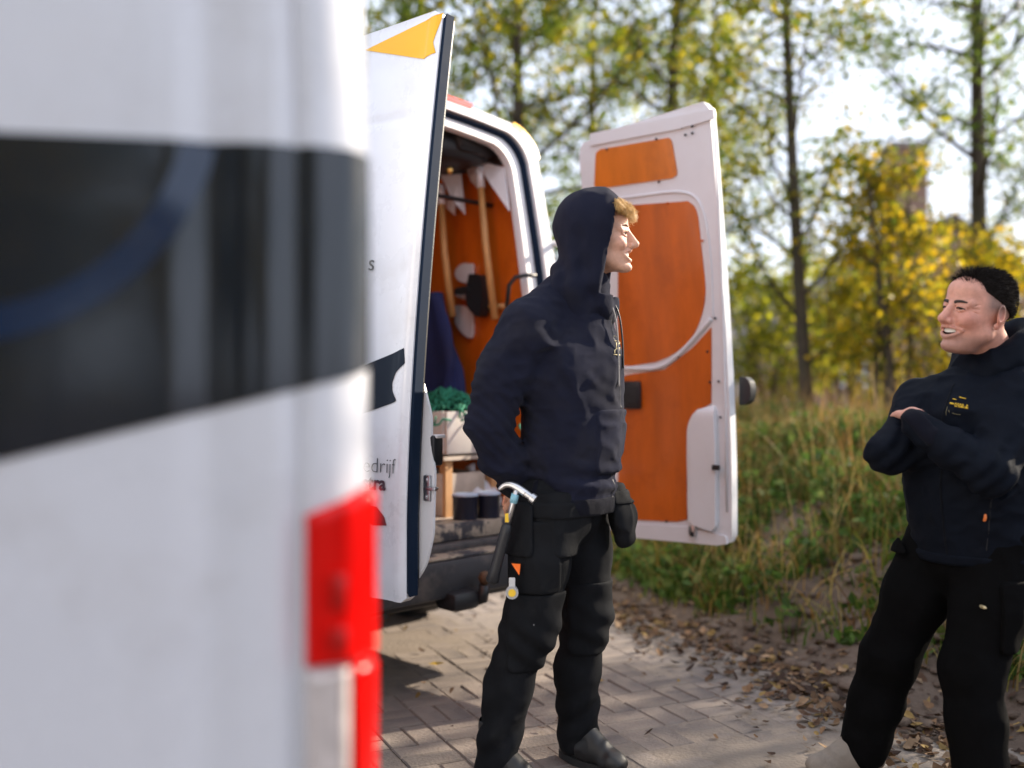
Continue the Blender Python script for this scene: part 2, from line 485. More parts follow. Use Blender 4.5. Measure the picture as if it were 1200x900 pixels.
# black edge seal of the left door
inner_out = [(DL.L - .02, .64), (DL.L + .012, .62), (DL.L + .012, 2.57), (DL.L - .02, 2.55)]
DL.slab(inner_out, 0.010, 0.052, 60, 3).build('edge_seal', MAT['seal'], door, auto=40)
DL.slab([(DL.L - .02, .64), (DL.L + .008, .64), (DL.L + .008, 2.56), (DL.L - .02, 2.56)], .0525, .057, 60, 3).build('edge_trim', MAT['galv'], door, auto=40)
DL.slab([(DL.L - .02, .64), (DL.L + .006, .64), (DL.L + .006, 2.56), (DL.L - .02, 2.56)], .0575, .066, 60, 3).build('inner_seal', MAT['black'], door, auto=40)
inn_l = DL.slab(rounded([(.06, .68), (DL.L - .06, .68), (DL.L - .06, 2.46), (.08, 2.42)], .08), .0525, .060, 40, 6).build('plywood_lining', MAT['ply'], door)
def film(D, pts, mat, name, parent, dep=-.004, r=0.0, nz=60, nu=60):
    poly = [D.uz(x, y) for x, y in pts]
    if r: poly = rounded(poly, r)
    f = lambda u, z: skin(u, z) + dep
    g = lambda u, z: skin(u, z) - .0008
    return D.slab(poly, f, g, nz, nu).build(name, mat, parent)
film(DL, [(428, 59), (519, 15), (509, 50), (511, 62), (497, 69), (470, 65)], MAT['yellow'], 'yellow_film', door, -.003)
# navy film with a round bite taken out of its right side
cx, cy, rr = 482, 451, 24
bite = [(475, 408), (476.5, 424)]
for a in range(-118, -241, -12):
    bite.append((cx + rr * math.cos(R(a)), cy - 24 * math.sin(R(-a)) * 1.0 if False else cy + 24 * math.sin(R(a))))
navy_pts = [(360, 455), (475, 408), (476, 426), (464, 436), (459, 448), (459, 458), (465, 470), (360, 508)]
film(DL, navy_pts, MAT['navy_matt'], 'navy_film', door, -.003, nz=60)
# dark wheel-arch shaped mark and tail-lamp cut at the foot of the door
film(DL, [(430, 592), (440, 594), (449, 606), (452, 616), (436, 616), (430, 612)], M('maroon_film', (.16, .005, .012), .3), 'maroon_film', door, -.003)

def text_on(D, txt, px, py, h, mat, name, parent, bold=0.0, shear=0):
    u, z = D.uz(px, py)
    cu = bpy.data.curves.new(name, 'FONT'); cu.body = txt; cu.size = h; cu.extrude = 0.0006; cu.offset = bold
    cu.resolution_u = 3
    tmp = bpy.data.objects.new('tmp', cu); COL.objects.link(tmp)
    bpy.context.view_layer.update()
    me = bpy.data.meshes.new_from_object(tmp.evaluated_get(bpy.context.evaluated_depsgraph_get()))
    bpy.data.objects.remove(tmp)
    # x -> along the door (the skin is read from outside), y -> up, z -> outwards
    for v in me.vertices:
        uu = u + v.co.x; zz = z + v.co.y
        v.co = D.v(uu, skin(uu, zz) - 0.003 - v.co.z, zz)
    me.materials.clear(); me.materials.append(mat); me.name = name
    o = bpy.data.objects.new(name, me); COL.objects.link(o); o.parent = parent
    return o
ink = M('ink_film', (.03, .03, .035), .4); inkred = M('maroon_ink', (.045, .004, .018), .4)
text_on(DL, 's', 430, 317, .078, ink, 'lettering', door)
text_on(DL, 'edrijf', 424, 553, .072, ink, 'lettering', door, -.0015)
text_on(DL, 'nstra', 415, 572, .066, inkred, 'lettering', door, .0016)
# latch on the free edge
def dbox(D, u, dep, z, size, mat, name, parent, b=.004):
    c = D.v(u, dep, z); Mx = Matrix(((D.d.x, D.n.x, 0), (D.d.y, D.n.y, 0), (0, 0, 1))).to_4x4()
    Mx = VI.to_3x3().to_4x4() @ Mx
    return MB().box(c, size, M=Mx, b=b).build(name, mat, parent, auto=35)
lu, lz = DL.uz(497, 575)
plate = rounded([(DL.L - .01, .66), (DL.L + .030, .72), (DL.L + .058, .82), (DL.L + .060, 1.02), (DL.L + .040, 1.10), (DL.L + .036, 1.2), (DL.L - .01, 1.32)], .02)
DL.slab(plate, .074, .084, 30, 4).build('latch_mount', MAT['white_in'], door, auto=35)
lp = dbox(DL, DL.L + .036, .068, DL.uz(498, 575)[1], (.030, .012, .085), MAT['steel'], 'latch_plate', door)
dbox(DL, DL.L + .056, .060, DL.uz(498, 575)[1], (.05, .022, .012), MAT['steel'], 'latch_bolt', lp)
for dz in (-.028, .028): dbox(DL, DL.L + .036, .061, DL.uz(498, 575)[1] + dz, (.013, .008, .013), MAT['steel'], 'bolt', lp)
gr = dbox(DL, DL.L + .042, .100, DL.uz(498, 530)[1], (.022, .05, .10), MAT['black'], 'grab_handle', door, .008)
dbox(DL, DL.L + .042, .105, DL.uz(498, 513)[1], (.03, .05, .012), MAT['galv'], 'handle_cap', gr)

# right door: we look at its lined inner side
dr_poly = make_door(DR, 2.56, 0.60)
ldoor = door
rdoor = DR.slab(dr_poly, 0.0, 0.05, 60, 10).build('rear_door', MAT['white_in'], van, auto=40)
rdoor['label'] = 'right rear door seen from inside with orange plywood panels'
U = lambda pts, dep=.05: [DR.uz(x, y, dep) for x, y in pts]
DR.slab(rounded(U([(699, 176), (787, 160), (795, 208), (697, 222)]), .03), .0495, .056, 20, 6).build('plywood_panel', plywood('light_orange_plywood', (0.60, 0.155, 0.006)), rdoor)
mid = rounded(U([(724, 242), (816, 232), (829, 352), (812, 400), (774, 425), (724, 431)]), [.05, .09, .10, .10, .10, .02])
DR.slab(mid, .0495, .054, 36, 8).build('plywood_panel', MAT['ply'], rdoor)
low = U([(724, 439), (776, 436), (812, 408), (834, 384), (834, 474), (818, 480), (808, 500), (805, 560), (806, 612), (724, 608)])
DR.slab(low, .0495, .056, 60, 8).build('plywood_panel', MAT['ply'], rdoor)
# pressed ribs of the white frame
def dtube(D, pts, dep, rad, mat, name, parent, n=8):
    return MB().tube([D.v(*((lambda q: (q[0], dep, q[1]))(D.uz(x, y, dep)))) for x, y in pts], rad, n).build(name, mat, parent, smooth=True)
def smooth_px(pts, k=3):
    for _ in range(k):
        q = [pts[0]]
        for a, b in zip(pts[:-1], pts[1:]):
            q += [(a[0] * .75 + b[0] * .25, a[1] * .75 + b[1] * .25), (a[0] * .25 + b[0] * .75, a[1] * .25 + b[1] * .75)]
        pts = q + [pts[-1]]
    return pts
dtube(DR, smooth_px([(722, 431), (745, 432), (775, 432), (800, 412), (833, 374)]), .056, .011, MAT['white_in'], 'frame_rib', rdoor)
dtube(DR, smooth_px([(705, 235), (745, 230), (805, 222), (824, 240), (833, 300), (835, 372)]), .053, .006, MAT['white_in'], 'frame_rib', rdoor)
dtube(DR, [(838, 150), (842, 240), (847, 360), (850, 480), (852, 600)], .051, .006, MAT['white_in'], 'frame_rib', rdoor)
DR.slab(rounded(U([(724, 613), (806, 617), (852, 628), (854, 640), (724, 628)]), .006), .0495, .064, 8, 8).build('bottom_rail', MAT['white_in'], rdoor, auto=40)
DR.slab(rounded(U([(693, 157), (838, 127), (838, 140), (795, 152), (693, 172)]), .006), .0495, .062, 10, 8).build('top_rail', MAT['white_in'], rdoor, auto=40)
bul = rounded(U([(809, 498), (820, 478), (840, 474), (842, 622), (811, 618), (806, 570)]), [.04, .05, .02, .02, .02, .03])
bz = [q[1] for q in bul]; bu = [q[0] for q in bul]
def bulge(u, z):
    a = min(max((u - min(bu)) / .035, 0), 1); b = min(max((max(bz) - z) / .05, 0), 1); return .052 + .03 * math.sqrt(max(a * (2 - a), 0) * max(b * (2 - b), 0))
DR.slab(bul, .0495, bulge, 30, 12).build('latch_housing', MAT['white_in'], rdoor, auto=60)
def dpx(px, py, dep, size, mat, name, b=.004):
    u, z = DR.uz(px, py, dep); return dbox(DR, u, dep, z, size, mat, name, rdoor, b)
h = dpx(738, 463, .066, (.13, .03, .135), MAT['black'], 'inner_handle', .012)
u, z = DR.uz(740, 463, .07); dbox(DR, u + .01, .082, z, (.07, .012, .09), MAT['rubber'], 'handle_recess', h)
dpx(839, 548, .088, (.038, .016, .024), MAT['black'], 'door_latch')
lo = dpx(812, 622, .072, (.034, .03, .05), MAT['steel'], 'bottom_lock', .006)
u, z = DR.uz(812, 626, .08); dbox(DR, u, .088, z, (.018, .012, .022), MAT['black'], 'lock_bolt', lo)
dpx(805, 141, .056, (.030, .008, .022), MAT['black'], 'top_latch')
for x, y in ((799, 149), (811, 148), (811, 156), (803, 158), (711, 175), (769, 163), (772, 213), (838, 373), (842, 447), (844, 489), (829, 412), (795, 418), (832, 448), (807, 502), (806, 585), (781, 611), (723, 427), (782, 238), (823, 282), (825, 350)):
    dpx(x, y, .0575, (.011, .008, .011), MAT['black'] if x not in (782, 823, 825) else MAT['ply'], 'screw', .003)
# outer handle seen past the free edge
u, z = DR.uz(860, 458, 0.0)
c = DR.v(DR.L + .004, -.035, z)
hb = MB(); Mx = VI.to_3x3().to_4x4() @ Matrix(((DR.d.x, DR.n.x, 0), (DR.d.y, DR.n.y, 0), (0, 0, 1))).to_4x4()
poly = [(0.0, -.065), (.03, -.062), (.05, -.045), (.058, -.02), (.058, .02), (.05, .045), (.03, .062), (0, .065)]
hb.prism(poly, .05, Matrix.Translation(c) @ Mx @ Matrix.Rotation(R(90), 4, 'X'))
hb.build('outer_handle', MAT['black'], rdoor, auto=30)
# hinges that carry the doors
for D, sx in ((DR, 1), (DL, -1)):
    for z in (.95, 2.05):
        a = D.v(0.0, .02, z); b = Vector((sx * .97, .06 + lean(z), z))
        MB().tube([b, (a + b) / 2 + Vector((sx * .015, -.01, 0)), a, D.v(.07, .02, z)], .016, 8).build('hinge', MAT['white_in'], rdoor if sx > 0 else ldoor, smooth=True)
# check strap (bent black rod) at the right pillar
wp = lambda px, py, x: VI @ hit(px, py, VM @ Vector((x, 0, 0)), VR @ Vector((1, 0, 0)))
rp = hit(628, 323, VM @ Vector((0, .06, 0)) , VR @ Vector((0, 1, 0))); rp = VI @ rp
MB().tube([rp, rp + Vector((-.05, .02, .0)), rp + Vector((-.085, .06, -.01)), rp + Vector((-.10, .09, -.05)), rp + Vector((-.105, .10, -.16))], .011, 8).build('grab_rod', MAT['black'], van, smooth=True)
# tow hitch
tb = VI @ at(540, 705, 4.15)
MB().box((0, -.02, .40), (1.15, .10, .09), b=.02).build('tow_bar', MAT['black'], van, auto=30)
th = MB().tube([(.10, -.05, .40), (.10, -.20, .38), (.10, -.26, .40), (.10, -.27, .46)], .024, 10).build('tow_neck', MAT['black'], van, smooth=True)
MB().lathe([(.008, -.03), (.02, -.022), (.028, 0), (.02, .022), (.006, .029)], (.10, -.27, .49), 16).build('tow_ball', MAT['rust'], th, smooth=True)
MB().box((.02, -.19, .40), (.16, .14, .085), b=.03).build('tow_socket', MAT['black'], van, auto=30)
# ---------------- lining panels of the right wall (the photo looks onto them)
XW = 0.785
def wallz(zf=2.44): return zf
lz_ = [.70 + 1.76 * i / 16 for i in range(17)]
loft([[(XW + .002, .10 + lean(z), z) for z in lz_], [(XW + .002, 1.05, z) for z in lz_], [(XW + .022, 1.05, z) for z in lz_], [(XW + .022, .10 + lean(z), z) for z in lz_]], False).build('plywood_lining', MAT['ply'], van)
MB().box((XW + .012, 1.55, 1.58), (.02, .99, 1.72)).build('plywood_lining', MAT['ply'], van)
MB().box((XW + .012, 2.60, 1.58), (.02, 1.08, 1.72)).build('plywood_lining', MAT['ply'], van)
MB().box((XW - .015, 1.3, 1.0), (.03, 2.0, .05)).build('batten', MAT['black'], van)
MB().box((0.0, 3.27, 1.6), (1.6, .03, 1.8)).build('bulkhead', MAT['inner'], van)
# ------------------------------------------------------------------ things inside the van (each stands, hangs or lies by itself)
def to_van(mb, name, mat, parent=None, **k):
    """geometry given in van coordinates, linked at its world place"""
    mb.v = [tuple(VM @ Vector(p)) for p in mb.v]
    return mb.build(name, mat, parent, **k)
def vthing(name, c):                        # empty at a van-local point
    return empty(name, VM @ Vector(c), VROT)
def rel(mb, c, name, mat, parent, **k):
    mb.v = [tuple(Vector(p) - Vector(c)) for p in mb.v]
    return mb.build(name, mat, parent, **k)
def wq(px, py, x): return VI @ hit(px, py, VM @ Vector((x, 0, 0)), VR @ Vector((1, 0, 0)))

def spade(top, bot, blade_poly, back_poly, x, label):
    t, b = wq(*top, x), wq(*bot, x)
    root = vthing('hanging_spade', b); tag(root, label, 'spade', 'spades hanging blade up on the van wall')
    mid = (t + b) / 2 + Vector((-.012, 0, 0))
    rel(MB().tube([b, mid, t], [.020, .019, .017], 12), b, 'handle', MAT['wood'], root, smooth=True)
    for poly, dx in ((blade_poly, .0), (back_poly, .05)):
        pts = [wq(px, py, x + dx + .01 + k) for (px, py), k in zip(poly, (0, .02, 0, -.02))]
        nrm = Vector((1, 0, 0)) * .004
        mb = MB().add([p - nrm for p in pts] + [p + nrm for p in pts],
                      [tuple(range(4)), (7, 6, 5, 4)] + [(i, (i + 1) % 4, 4 + (i + 1) % 4, 4 + i) for i in range(4)])
        rel(mb, b, 'blade', MAT['galv'], root)
    rel(MB().tube([t + (b - t) * .12, t - (b - t) * .03], [.022, .025], 12), b, 'socket', MAT['galv'], root, smooth=True)
spade((562, 200), (580, 374), [(558, 187), (565, 187), (597, 247), (590, 247)][:0] or [(557, 188), (591, 196), (597, 247), (574, 214)], [(543, 190), (562, 192), (566, 228), (552, 212)], .70,
      'wooden handled spade with pale steel blades hanging nearest the van door pillar')
spade((516, 222), (530, 371), [(517, 206), (540, 204), (545, 251), (530, 233)], [(524, 232), (534, 236), (533, 252), (524, 244)], .66,
      'wooden handled spade hanging behind the first one, close to the left van door')

# cutting tool hanging between the spades: pale guards round a dark motor
c0 = wq(548, 350, .74)
tool = vthing('disc_cutter', c0); tag(tool, 'black disc cutter with pale guard plates hanging on orange plywood wall', 'power tool')
def flat(pts, x, th, name, mat, parent, c, smooth=False):
    n = len(pts); P = [wq(px, py, x) for px, py in pts]; d = Vector((th, 0, 0))
    mb = MB().add(P + [p + d for p in P], [tuple(range(n - 1, -1, -1)), tuple(range(n, 2 * n))] + [(i, (i + 1) % n, n + (i + 1) % n, n + i) for i in range(n)])
    return rel(mb, c, name, mat, parent)
flat(smooth_px([(553, 309), (541, 308), (533, 316), (533, 324), (538, 330), (546, 332), (553, 330)], 2), .76, .02, 'guard_plate', MAT['galv'], tool, c0)
flat(smooth_px([(533, 358), (540, 357), (553, 364), (553, 397), (546, 395), (537, 386), (533, 378)], 2), .76, .02, 'guard_plate', MAT['galv'], tool, c0)
flat(smooth_px([(533, 342), (537, 341), (545, 349), (545, 352), (538, 349), (533, 345)], 2), .76, .02, 'guard_plate', MAT['galv'], tool, c0)
flat(smooth_px([(549, 321), (563, 321), (566, 340), (564, 362), (560, 373), (552, 366), (545, 356), (546, 338)], 2), .70, .06, 'motor_housing', MAT['black'], tool, c0)
flat(smooth_px([(532, 338), (548, 334), (549, 343), (532, 345)], 1), .69, .05, 'grip', MAT['black'], tool, c0)
a, b = wq(574, 359, .76), wq(592, 359, .76)
o = to_van(MB().tube([a, b], .014, 8), 'wall_peg', MAT['wood'], smooth=True); tag(o, 'short wooden peg rail beside the lower end of the spade', 'peg')

# blue work jacket hanging at the left
cj = wq(520, 320, .55)
V = []; nzj, naj = 26, 28
for i in range(nzj):
    t = i / (nzj - 1); z = 1.80 - t * .62
    for j in range(naj):
        a = 2 * math.pi * j / naj
        ww = (.05 + .16 * min(1, t * 1.6)) * (1 + .22 * math.sin(3 * a + 5 * t) + .10 * math.sin(7 * a + 2))
        V.append((.56 + .05 * math.cos(a) * (1 + .3 * math.sin(5 * a)), cj.y + .10 + ww * math.sin(a), z + .03 * math.sin(3 * a) * t))
me = np_mesh('blue_jacket', np.array([tuple(VM @ Vector(p)) for p in V]), np.array([(i * naj + j, i * naj + (j + 1) % naj, (i + 1) * naj + (j + 1) % naj, (i + 1) * naj + j) for i in range(nzj - 1) for j in range(naj)]), True)
o = put('blue_jacket', me, M('royal_blue_cloth', (.004, .009, .06), .85, var=.3, bump=.2, bscale=60)); tag(o, 'royal blue work jacket hanging inside the van beside the left door', 'jacket')

# shelf crate with green rope net on top
cr = VI @ at(523, 505, 4.95)
yr = cr.y; xr = cr.x
crate = vthing('white_crate', (xr, yr, .98)); tag(crate, 'pale wooden crate on a timber rack, green net heaped on it', 'crate')
w_, d_, h_ = .36, .40, .20
zc = 1.10
MAT['crate'] = M('whitewashed_board', (.56, .53, .50), .75, var=.2, scale=6, dirt=(.25, .2, .15), dirt_amt=.5)
for (cx_, cy_, sx_, sy_) in ((0, -d_ / 2, w_, .02), (0, d_ / 2, w_, .02), (-w_ / 2, 0, .02, d_ - .022), (w_ / 2, 0, .02, d_ - .022)):
    MB().box((cx_, cy_, .11), (sx_, sy_, h_), b=.003).build('board', MAT['crate'], crate, auto=30)
MB().box((0, 0, .012), (w_ - .03, d_ - .03, .016)).build('bottom_board', MAT['crate'], crate)
MB().box((.08, -d_ / 2 - .012, .10), (.018, .006, .21)).build('corner_strip', MAT['postwood'], crate)
# timber rack under it
rack = vthing('timber_rack', (xr, yr, .69)); tag(rack, 'rough timber rack carrying the pale crate in the van', 'rack')
for sx_ in (-.15, .15):
    for sy_ in (-.17, .17): MB().box((sx_, sy_, .135), (.042, .042, .268)).build('post', MAT['postwood'], rack)
MB().box((0, 0, .279), (.40, .42, .018)).build('shelf_board', MAT['plank'], rack)
# lower crate on the floor
lc = vthing('floor_crate', (xr - .02, yr + .02, .69)); tag(lc, 'worn plank crate on the load floor below the timber rack', 'crate')
for (cx_, cy_, sx_, sy_) in ((-.02, -.20, .25, .02), (-.02, .10, .25, .02), (-.145, -.05, .02, .278), (.105, -.05, .02, .278)):
    MB().box((cx_, cy_, .105), (sx_, sy_, .20), b=.003).build('board', MAT['plank'], lc, auto=30)
# green net: a heap of rope strands
rnd = random.Random(4); mb = MB()
for k in range(120):
    ax, ay = rnd.gauss(0, .11), rnd.gauss(0, .12); a = rnd.uniform(0, 6.28); pts = []
    for q in range(6):
        t = q / 5; x_ = ax + .16 * (t - .5) * math.cos(a) + rnd.gauss(0, .012); y_ = ay + .16 * (t - .5) * math.sin(a) + rnd.gauss(0, .012)
        zz = .20 + .10 * math.exp(-(x_ * x_ + y_ * y_) / .022) + rnd.uniform(-.02, .03)
        if abs(x_) > .19 or abs(y_) > .21: zz -= .5 * max(abs(x_) - .19, abs(y_) - .21, 0) + .02
        pts.append((x_, y_, zz))
    mb.tube(pts, .0055, 5)
net = mb.build('green_net', M('green_rope', (.015, .19, .11), .8, var=.35, scale=30), None, smooth=True)
net.location = VM @ Vector((xr, yr, .98)); net.rotation_euler = (0, 0, VROT)
tag(net, 'heap of green rope netting lying on the pale crate', 'net')
# dark cans with pale lids
for i, (px, lab) in enumerate(((545, 'dark paint can with a light blue lid, next to the floor crate'), (572, 'dark paint can with a light blue lid, behind the hammer head'))):
    p = VI @ at(px, 600, 4.62 + .07 * i); p.z = .69
    can = vthing('paint_can', p); tag(can, lab, 'can', 'paint cans on the load floor')
    MB().lathe([(.052, 0), (.056, .006), (.058, .10), (.061, .105), (.061, .112)], (0, 0, 0), 24).build('can_body', M('navy_can', (.01, .013, .03), .35, var=.3), can, auto=40)
    MB().lathe([(.060, .112), (.060, .120), (.05, .123), (.02, .123)], (0, 0, 0), 24).build('lid', M('pale_lid', (.45, .55, .68), .4), can, auto=40)
p = VI @ at(560, 568, 4.9); p.z = .69
bg = vthing('cement_bag', p + Vector((0, .05, 0))); tag(bg, 'pale plastic bag slumped behind the paint cans', 'bag')
V = []; 
for i in range(9):
    for j in range(20):
        a = 2 * math.pi * j / 20; t = i / 8; r_ = (math.sin(math.pi * min(.98, .25 + .75 * t)) ** .6)
        V.append((.17 * r_ * math.cos(a) * (1 + .12 * math.sin(4 * a + 3 * t)), .13 * r_ * math.sin(a) * (1 + .15 * math.sin(5 * a)), .17 * t + .012 * math.sin(6 * a)))
bgm = np_mesh('bag_body', np.array(V), np.array([(i * 20 + j, i * 20 + (j + 1) % 20, (i + 1) * 20 + (j + 1) % 20, (i + 1) * 20 + j) for i in range(8) for j in range(20)]), True)
bgm.materials.append(M('white_plastic', (.55, .56, .60), .4)); put('bag_body', bgm, None, bg)
MB().tube([(0, 0, .16), (.01, 0, .20), (0, .01, .23)], [.03, .014, .03], 10).build('bag_neck', bgm.materials[0], bg, smooth=True)
# dark holdalls on the ceiling rack
for k, (px, py, Yd, sx_, lab) in enumerate(((588, 182, 5.35, .32, 'black holdall on the ceiling rack nearest the van door'), (556, 178, 5.7, .34, 'dark bag behind the holdall under the van ceiling'), (520, 176, 5.1, .36, 'dark roll on the ceiling rack close to the left door'))):
    p = VI @ at(px, py, Yd)
    p.x = min(p.x, .62)
    b_ = vthing('black_holdall', p); tag(b_, lab, 'bag', 'dark bags under the van ceiling')
    MB().box((0, 0, 0), (sx_, .34, .16), b=.05).build('bag_body', MAT['black'], b_, auto=50)
    MB().tube([(-.08, -.172, .03), (-.05, -.185, -.03), (.05, -.185, -.03), (.08, -.172, .03)], .008, 6).build('carry_strap', MAT['rubber'], b_, smooth=True)
rk = vthing('ceiling_rack', (.3, .9, 2.28)); tag(rk, 'dark ceiling rack of bars inside the van roof', 'rack')
for y in (-.5, 0, .5): MB().tube([(-1.1, y, -.02), (.52, y, -.02)], .012, 8).build('bar', MAT['black'], rk, smooth=True)
p = wq(527, 200, .5)
o = to_van(MB().lathe([(.006, -.02), (.016, -.006), (.018, .008), (.008, .02)], p, 12), 'brass_hook', M('brass', (.8, .5, .15), .3, metal=.8), smooth=True); tag(o, 'small brass hook end shining under the ceiling rack', 'hook')

# ------------------------------------------------------------------ the out-of-focus van close to the camera
FC = Vector((-0.185, 1.30, 0)); FA = math.atan(.175)
# local x: along the side towards the rear (+x = rear end), local y: into the van (away from the camera)
FM = Matrix.Translation(FC) @ Matrix.Rotation(FA, 4, 'Z'); FI = FM.inverted(); FR = FM.to_3x3()
fv = empty('near_van', FC, FA); tag(fv, 'blurred white van close to the camera with navy side band and red tail lamp', 'van', 'white liveried work vans')
def corner_path(off=0.0, rc=.075, n=10, front=-5.2, depth=1.92):
    """plan outline: along the side from the front to the rear corner, round it, along the rear, round, and back"""
    P = [(front, -off)]
    for x in np.linspace(front + .2, -.7, 12): P.append((x, -off))
    for x in np.linspace(-.66, -rc, 60): P.append((x, -off))
    for i in range(1, n): 
        a = math.pi / 2 * i / n; P.append((-rc + (rc + off) * math.sin(a), rc - (rc + off) * math.cos(a)))
    P += [(off, y) for y in np.linspace(rc, depth - rc, 12)]
    for i in range(1, n):
        a = math.pi / 2 * i / n; P.append((-rc + (rc + off) * math.cos(a), depth - rc + (rc + off) * math.sin(a)))
    P += [(x, depth + off) for x in np.linspace(-rc, front, 8)]
    return P
fx = lambda px, py=450: (FI @ hit(px, py, FC, FR @ Vector((0, 1, 0)))).x
gx = fx(345); sx0 = fx(246)
def fdent(x):
    return .013 * math.exp(-((x - gx) / .010) ** 2) + .009 * math.exp(-((x - sx0) / .030) ** 2) + .004 / (1 + math.exp(-(x - gx) / .01))
zs = [.35, .5, .7, .9, 1.1, 1.3, 1.5, 1.7, 1.9, 2.1, 2.3, 2.5]
def finset(z): return 0 if z < 1.5 else .05 * ((z - 1.5) / 1.0) ** 1.5
path = corner_path()
secs = []
for z in zs:
    k = finset(z); secs.append([(x - (k if x > -.3 else 0), (y + k + fdent(x)) if y < .1 else (y - k if y > 1.7 else y), z) for x, y in path])
for r_, z in ((.08, 2.58), (.2, 2.64), (.5, 2.68)):
    secs.append([((x - .05 - r_ * (1 if x > -.3 else 0)) if x > -4 else x + r_, min(max(y, .05 + r_), 1.87 - r_), z) for x, y in path])
fb = loft(secs)
n = len(path)
for s_ in range(len(secs) - 1): fb.f.append((s_ * n + n - 1, s_ * n, (s_ + 1) * n, (s_ + 1) * n + n - 1))
fb.f.append(tuple((len(secs) - 1) * n + j for j in range(n)))
fb.build('body_shell', MAT['white'], fv, auto=40)
for y_, x_ in ((.14, -1.25), (1.78, -1.25), (.14, -4.4), (1.78, -4.4)):
    Mx = Matrix.Rotation(R(90), 4, 'X'); r_ = .34; w2 = .11
    wo = MB().lathe([(r_ * .62, -w2), (r_ * .9, -w2), (r_, -w2 + .03), (r_, w2 - .03), (r_ * .9, w2), (r_ * .62, w2)], (x_, y_ - .03 if y_ < 1 else y_ + .03, r_), 36, Mx).build('wheel', MAT['rubber'], fv, auto=40)
    MB().lathe([(r_ * .2, -w2 * .9), (r_ * .6, -w2 * .8), (r_ * .64, 0), (r_ * .6, w2 * .8), (r_ * .2, w2 * .9)], (x_, y_ - .03 if y_ < 1 else y_ + .03, r_), 24, Mx).build('rim', MAT['steel'], wo, auto=40)
# side film: sheet that follows the skin, given as lower and upper edge heights along the side and round the corner
def skin_sheet(path_pts, zlo, zhi, off, mat, name, parent, nz=24, th=None):
    """path_pts: plan points (x,y,nx,ny,s)"""
    A = []; nc = len(path_pts)
    for i in range(nz):
        for (x, y, nx, ny, s) in path_pts:
            z = zlo(s) + (zhi(s) - zlo(s)) * i / (nz - 1); k = finset(z)
            o_ = off(s, z) if callable(off) else off
            A.append((x + nx * o_ - (k if nx > .3 else 0), y + ny * o_ + (k if ny < -.3 else 0) + (fdent(x) if ny < -.9 else 0), z))
    me = np_mesh(name, np.array(A), grid_faces(nz, nc), True); me.materials.append(mat)
    return put(name, me, None, parent)
def plan(s0, s1, n, rc=.075):
    """s: 0 at the corner's start, negative along the side, positive round the corner and along the rear"""
    out = []
    for s in np.linspace(s0, s1, n):
        if s < 0: out.append((s - rc, 0, 0, -1, s))
        elif s < rc * math.pi / 2:
            a = s / rc; out.append((-rc + rc * math.sin(a), rc - rc * math.cos(a), math.sin(a), -math.cos(a), s))
        else: out.append((0, rc + s - rc * math.pi / 2, 1, 0, s))
    return out
def sz(px, py):
    p = FI @ hit(px, py, FC, FR @ Vector((0, 1, 0))); return p.x + .075, p.z
q0, q1, q2 = sz(0, 540), sz(345, 457), sz(0, 160)
slope = (q1[1] - q0[1]) / (q1[0] - q0[0])
ztop = sz(345, 169)[1]
zlo = lambda s: q0[1] + slope * (s - q0[0])
band = skin_sheet(plan(-1.6, .30, 150), zlo, lambda s: ztop, .0025, MAT['navy'], 'navy_film', fv, 30)
# blue ring of the emblem on the band
P = plan(-1.1, -.10, 120)
cxs, czs = sz(-60, 95); rad = (sz(262, 180)[0] - cxs)
def ring_patch(r0, r1, mat, off):
    A = []; nn = 90
    for i in range(nn):
        a = R(-88) + R(110) * i / (nn - 1)
        for r_ in (r0, r1):
            s = cxs + r_ * math.cos(a); z = min(max(czs + r_ * math.sin(a), zlo(s) + .003), ztop - .003); k = finset(z)
            A.append((s - .075, -off + k + fdent(s - .075), z))
    me = np_mesh('emblem_ring', np.array(A), grid_faces(nn, 2), True); me.materials.append(mat); put('emblem_ring', me, None, fv)
ring_patch(rad * .86, rad * .99, MAT['blue'], .0045)
# tail lamp that wraps the corner
lz = lambda px, py: sz(px, py)
s_l = sz(357, 604)[0]; z_l = sz(357, 604)[1]; z_r = sz(430, 574)[1]
s_r = .10
zt = lambda s: z_l + (z_r - z_l) * (s - s_l) / (.075 - s_l) if s < .075 else z_r
zsplit = sz(380, 782)[1]; s_m = sz(411, 800)[0]
def lamp(s0, s1, lo, hi, mat, name, bulge_):
    def off(s, z):
        a = min(1, (s - s0) / .012, (s1 - s) / .012); b = min(1, (z - lo(s)) / .012, (hi(s) - z) / .012)
        e = max(0, min(a, b)); return .0025 + bulge_ * math.sqrt(max(0, e * (2 - e)))
    return skin_sheet(plan(s0, s1, 50), lo, hi, off, mat, name, lampo, 60)
lampo = empty('tail_lamp'); lampo.parent = fv
lamp(s_l, s_r, lambda s: zsplit, zt, MAT['redlens'], 'red_lens', .014)
lamp(s_m, s_r, lambda s: .70, lambda s: zsplit - .001, MAT['redlens'], 'red_lens', .014)
lamp(s_l, s_m - .001, lambda s: .72, lambda s: zsplit - .002, MAT['clearlens'], 'clear_lens', .012)
for (px_, py_, w_, h_) in ((397, 690, .020, .045), (397, 745, .024, .03)):
    s_c, z_c = sz(px_, py_); 
    MB().box((s_c - .075, -.0185, z_c), (w_, .006, h_), b=.003).build('lamp_chamber', M('deep_red_lens', (.45, .002, .002), .3), lampo, auto=40)
MB().box((-.5, 1.0, .46), (.9, 1.86, .2), b=.05).build('underbody', MAT['dark'], fv, auto=30)

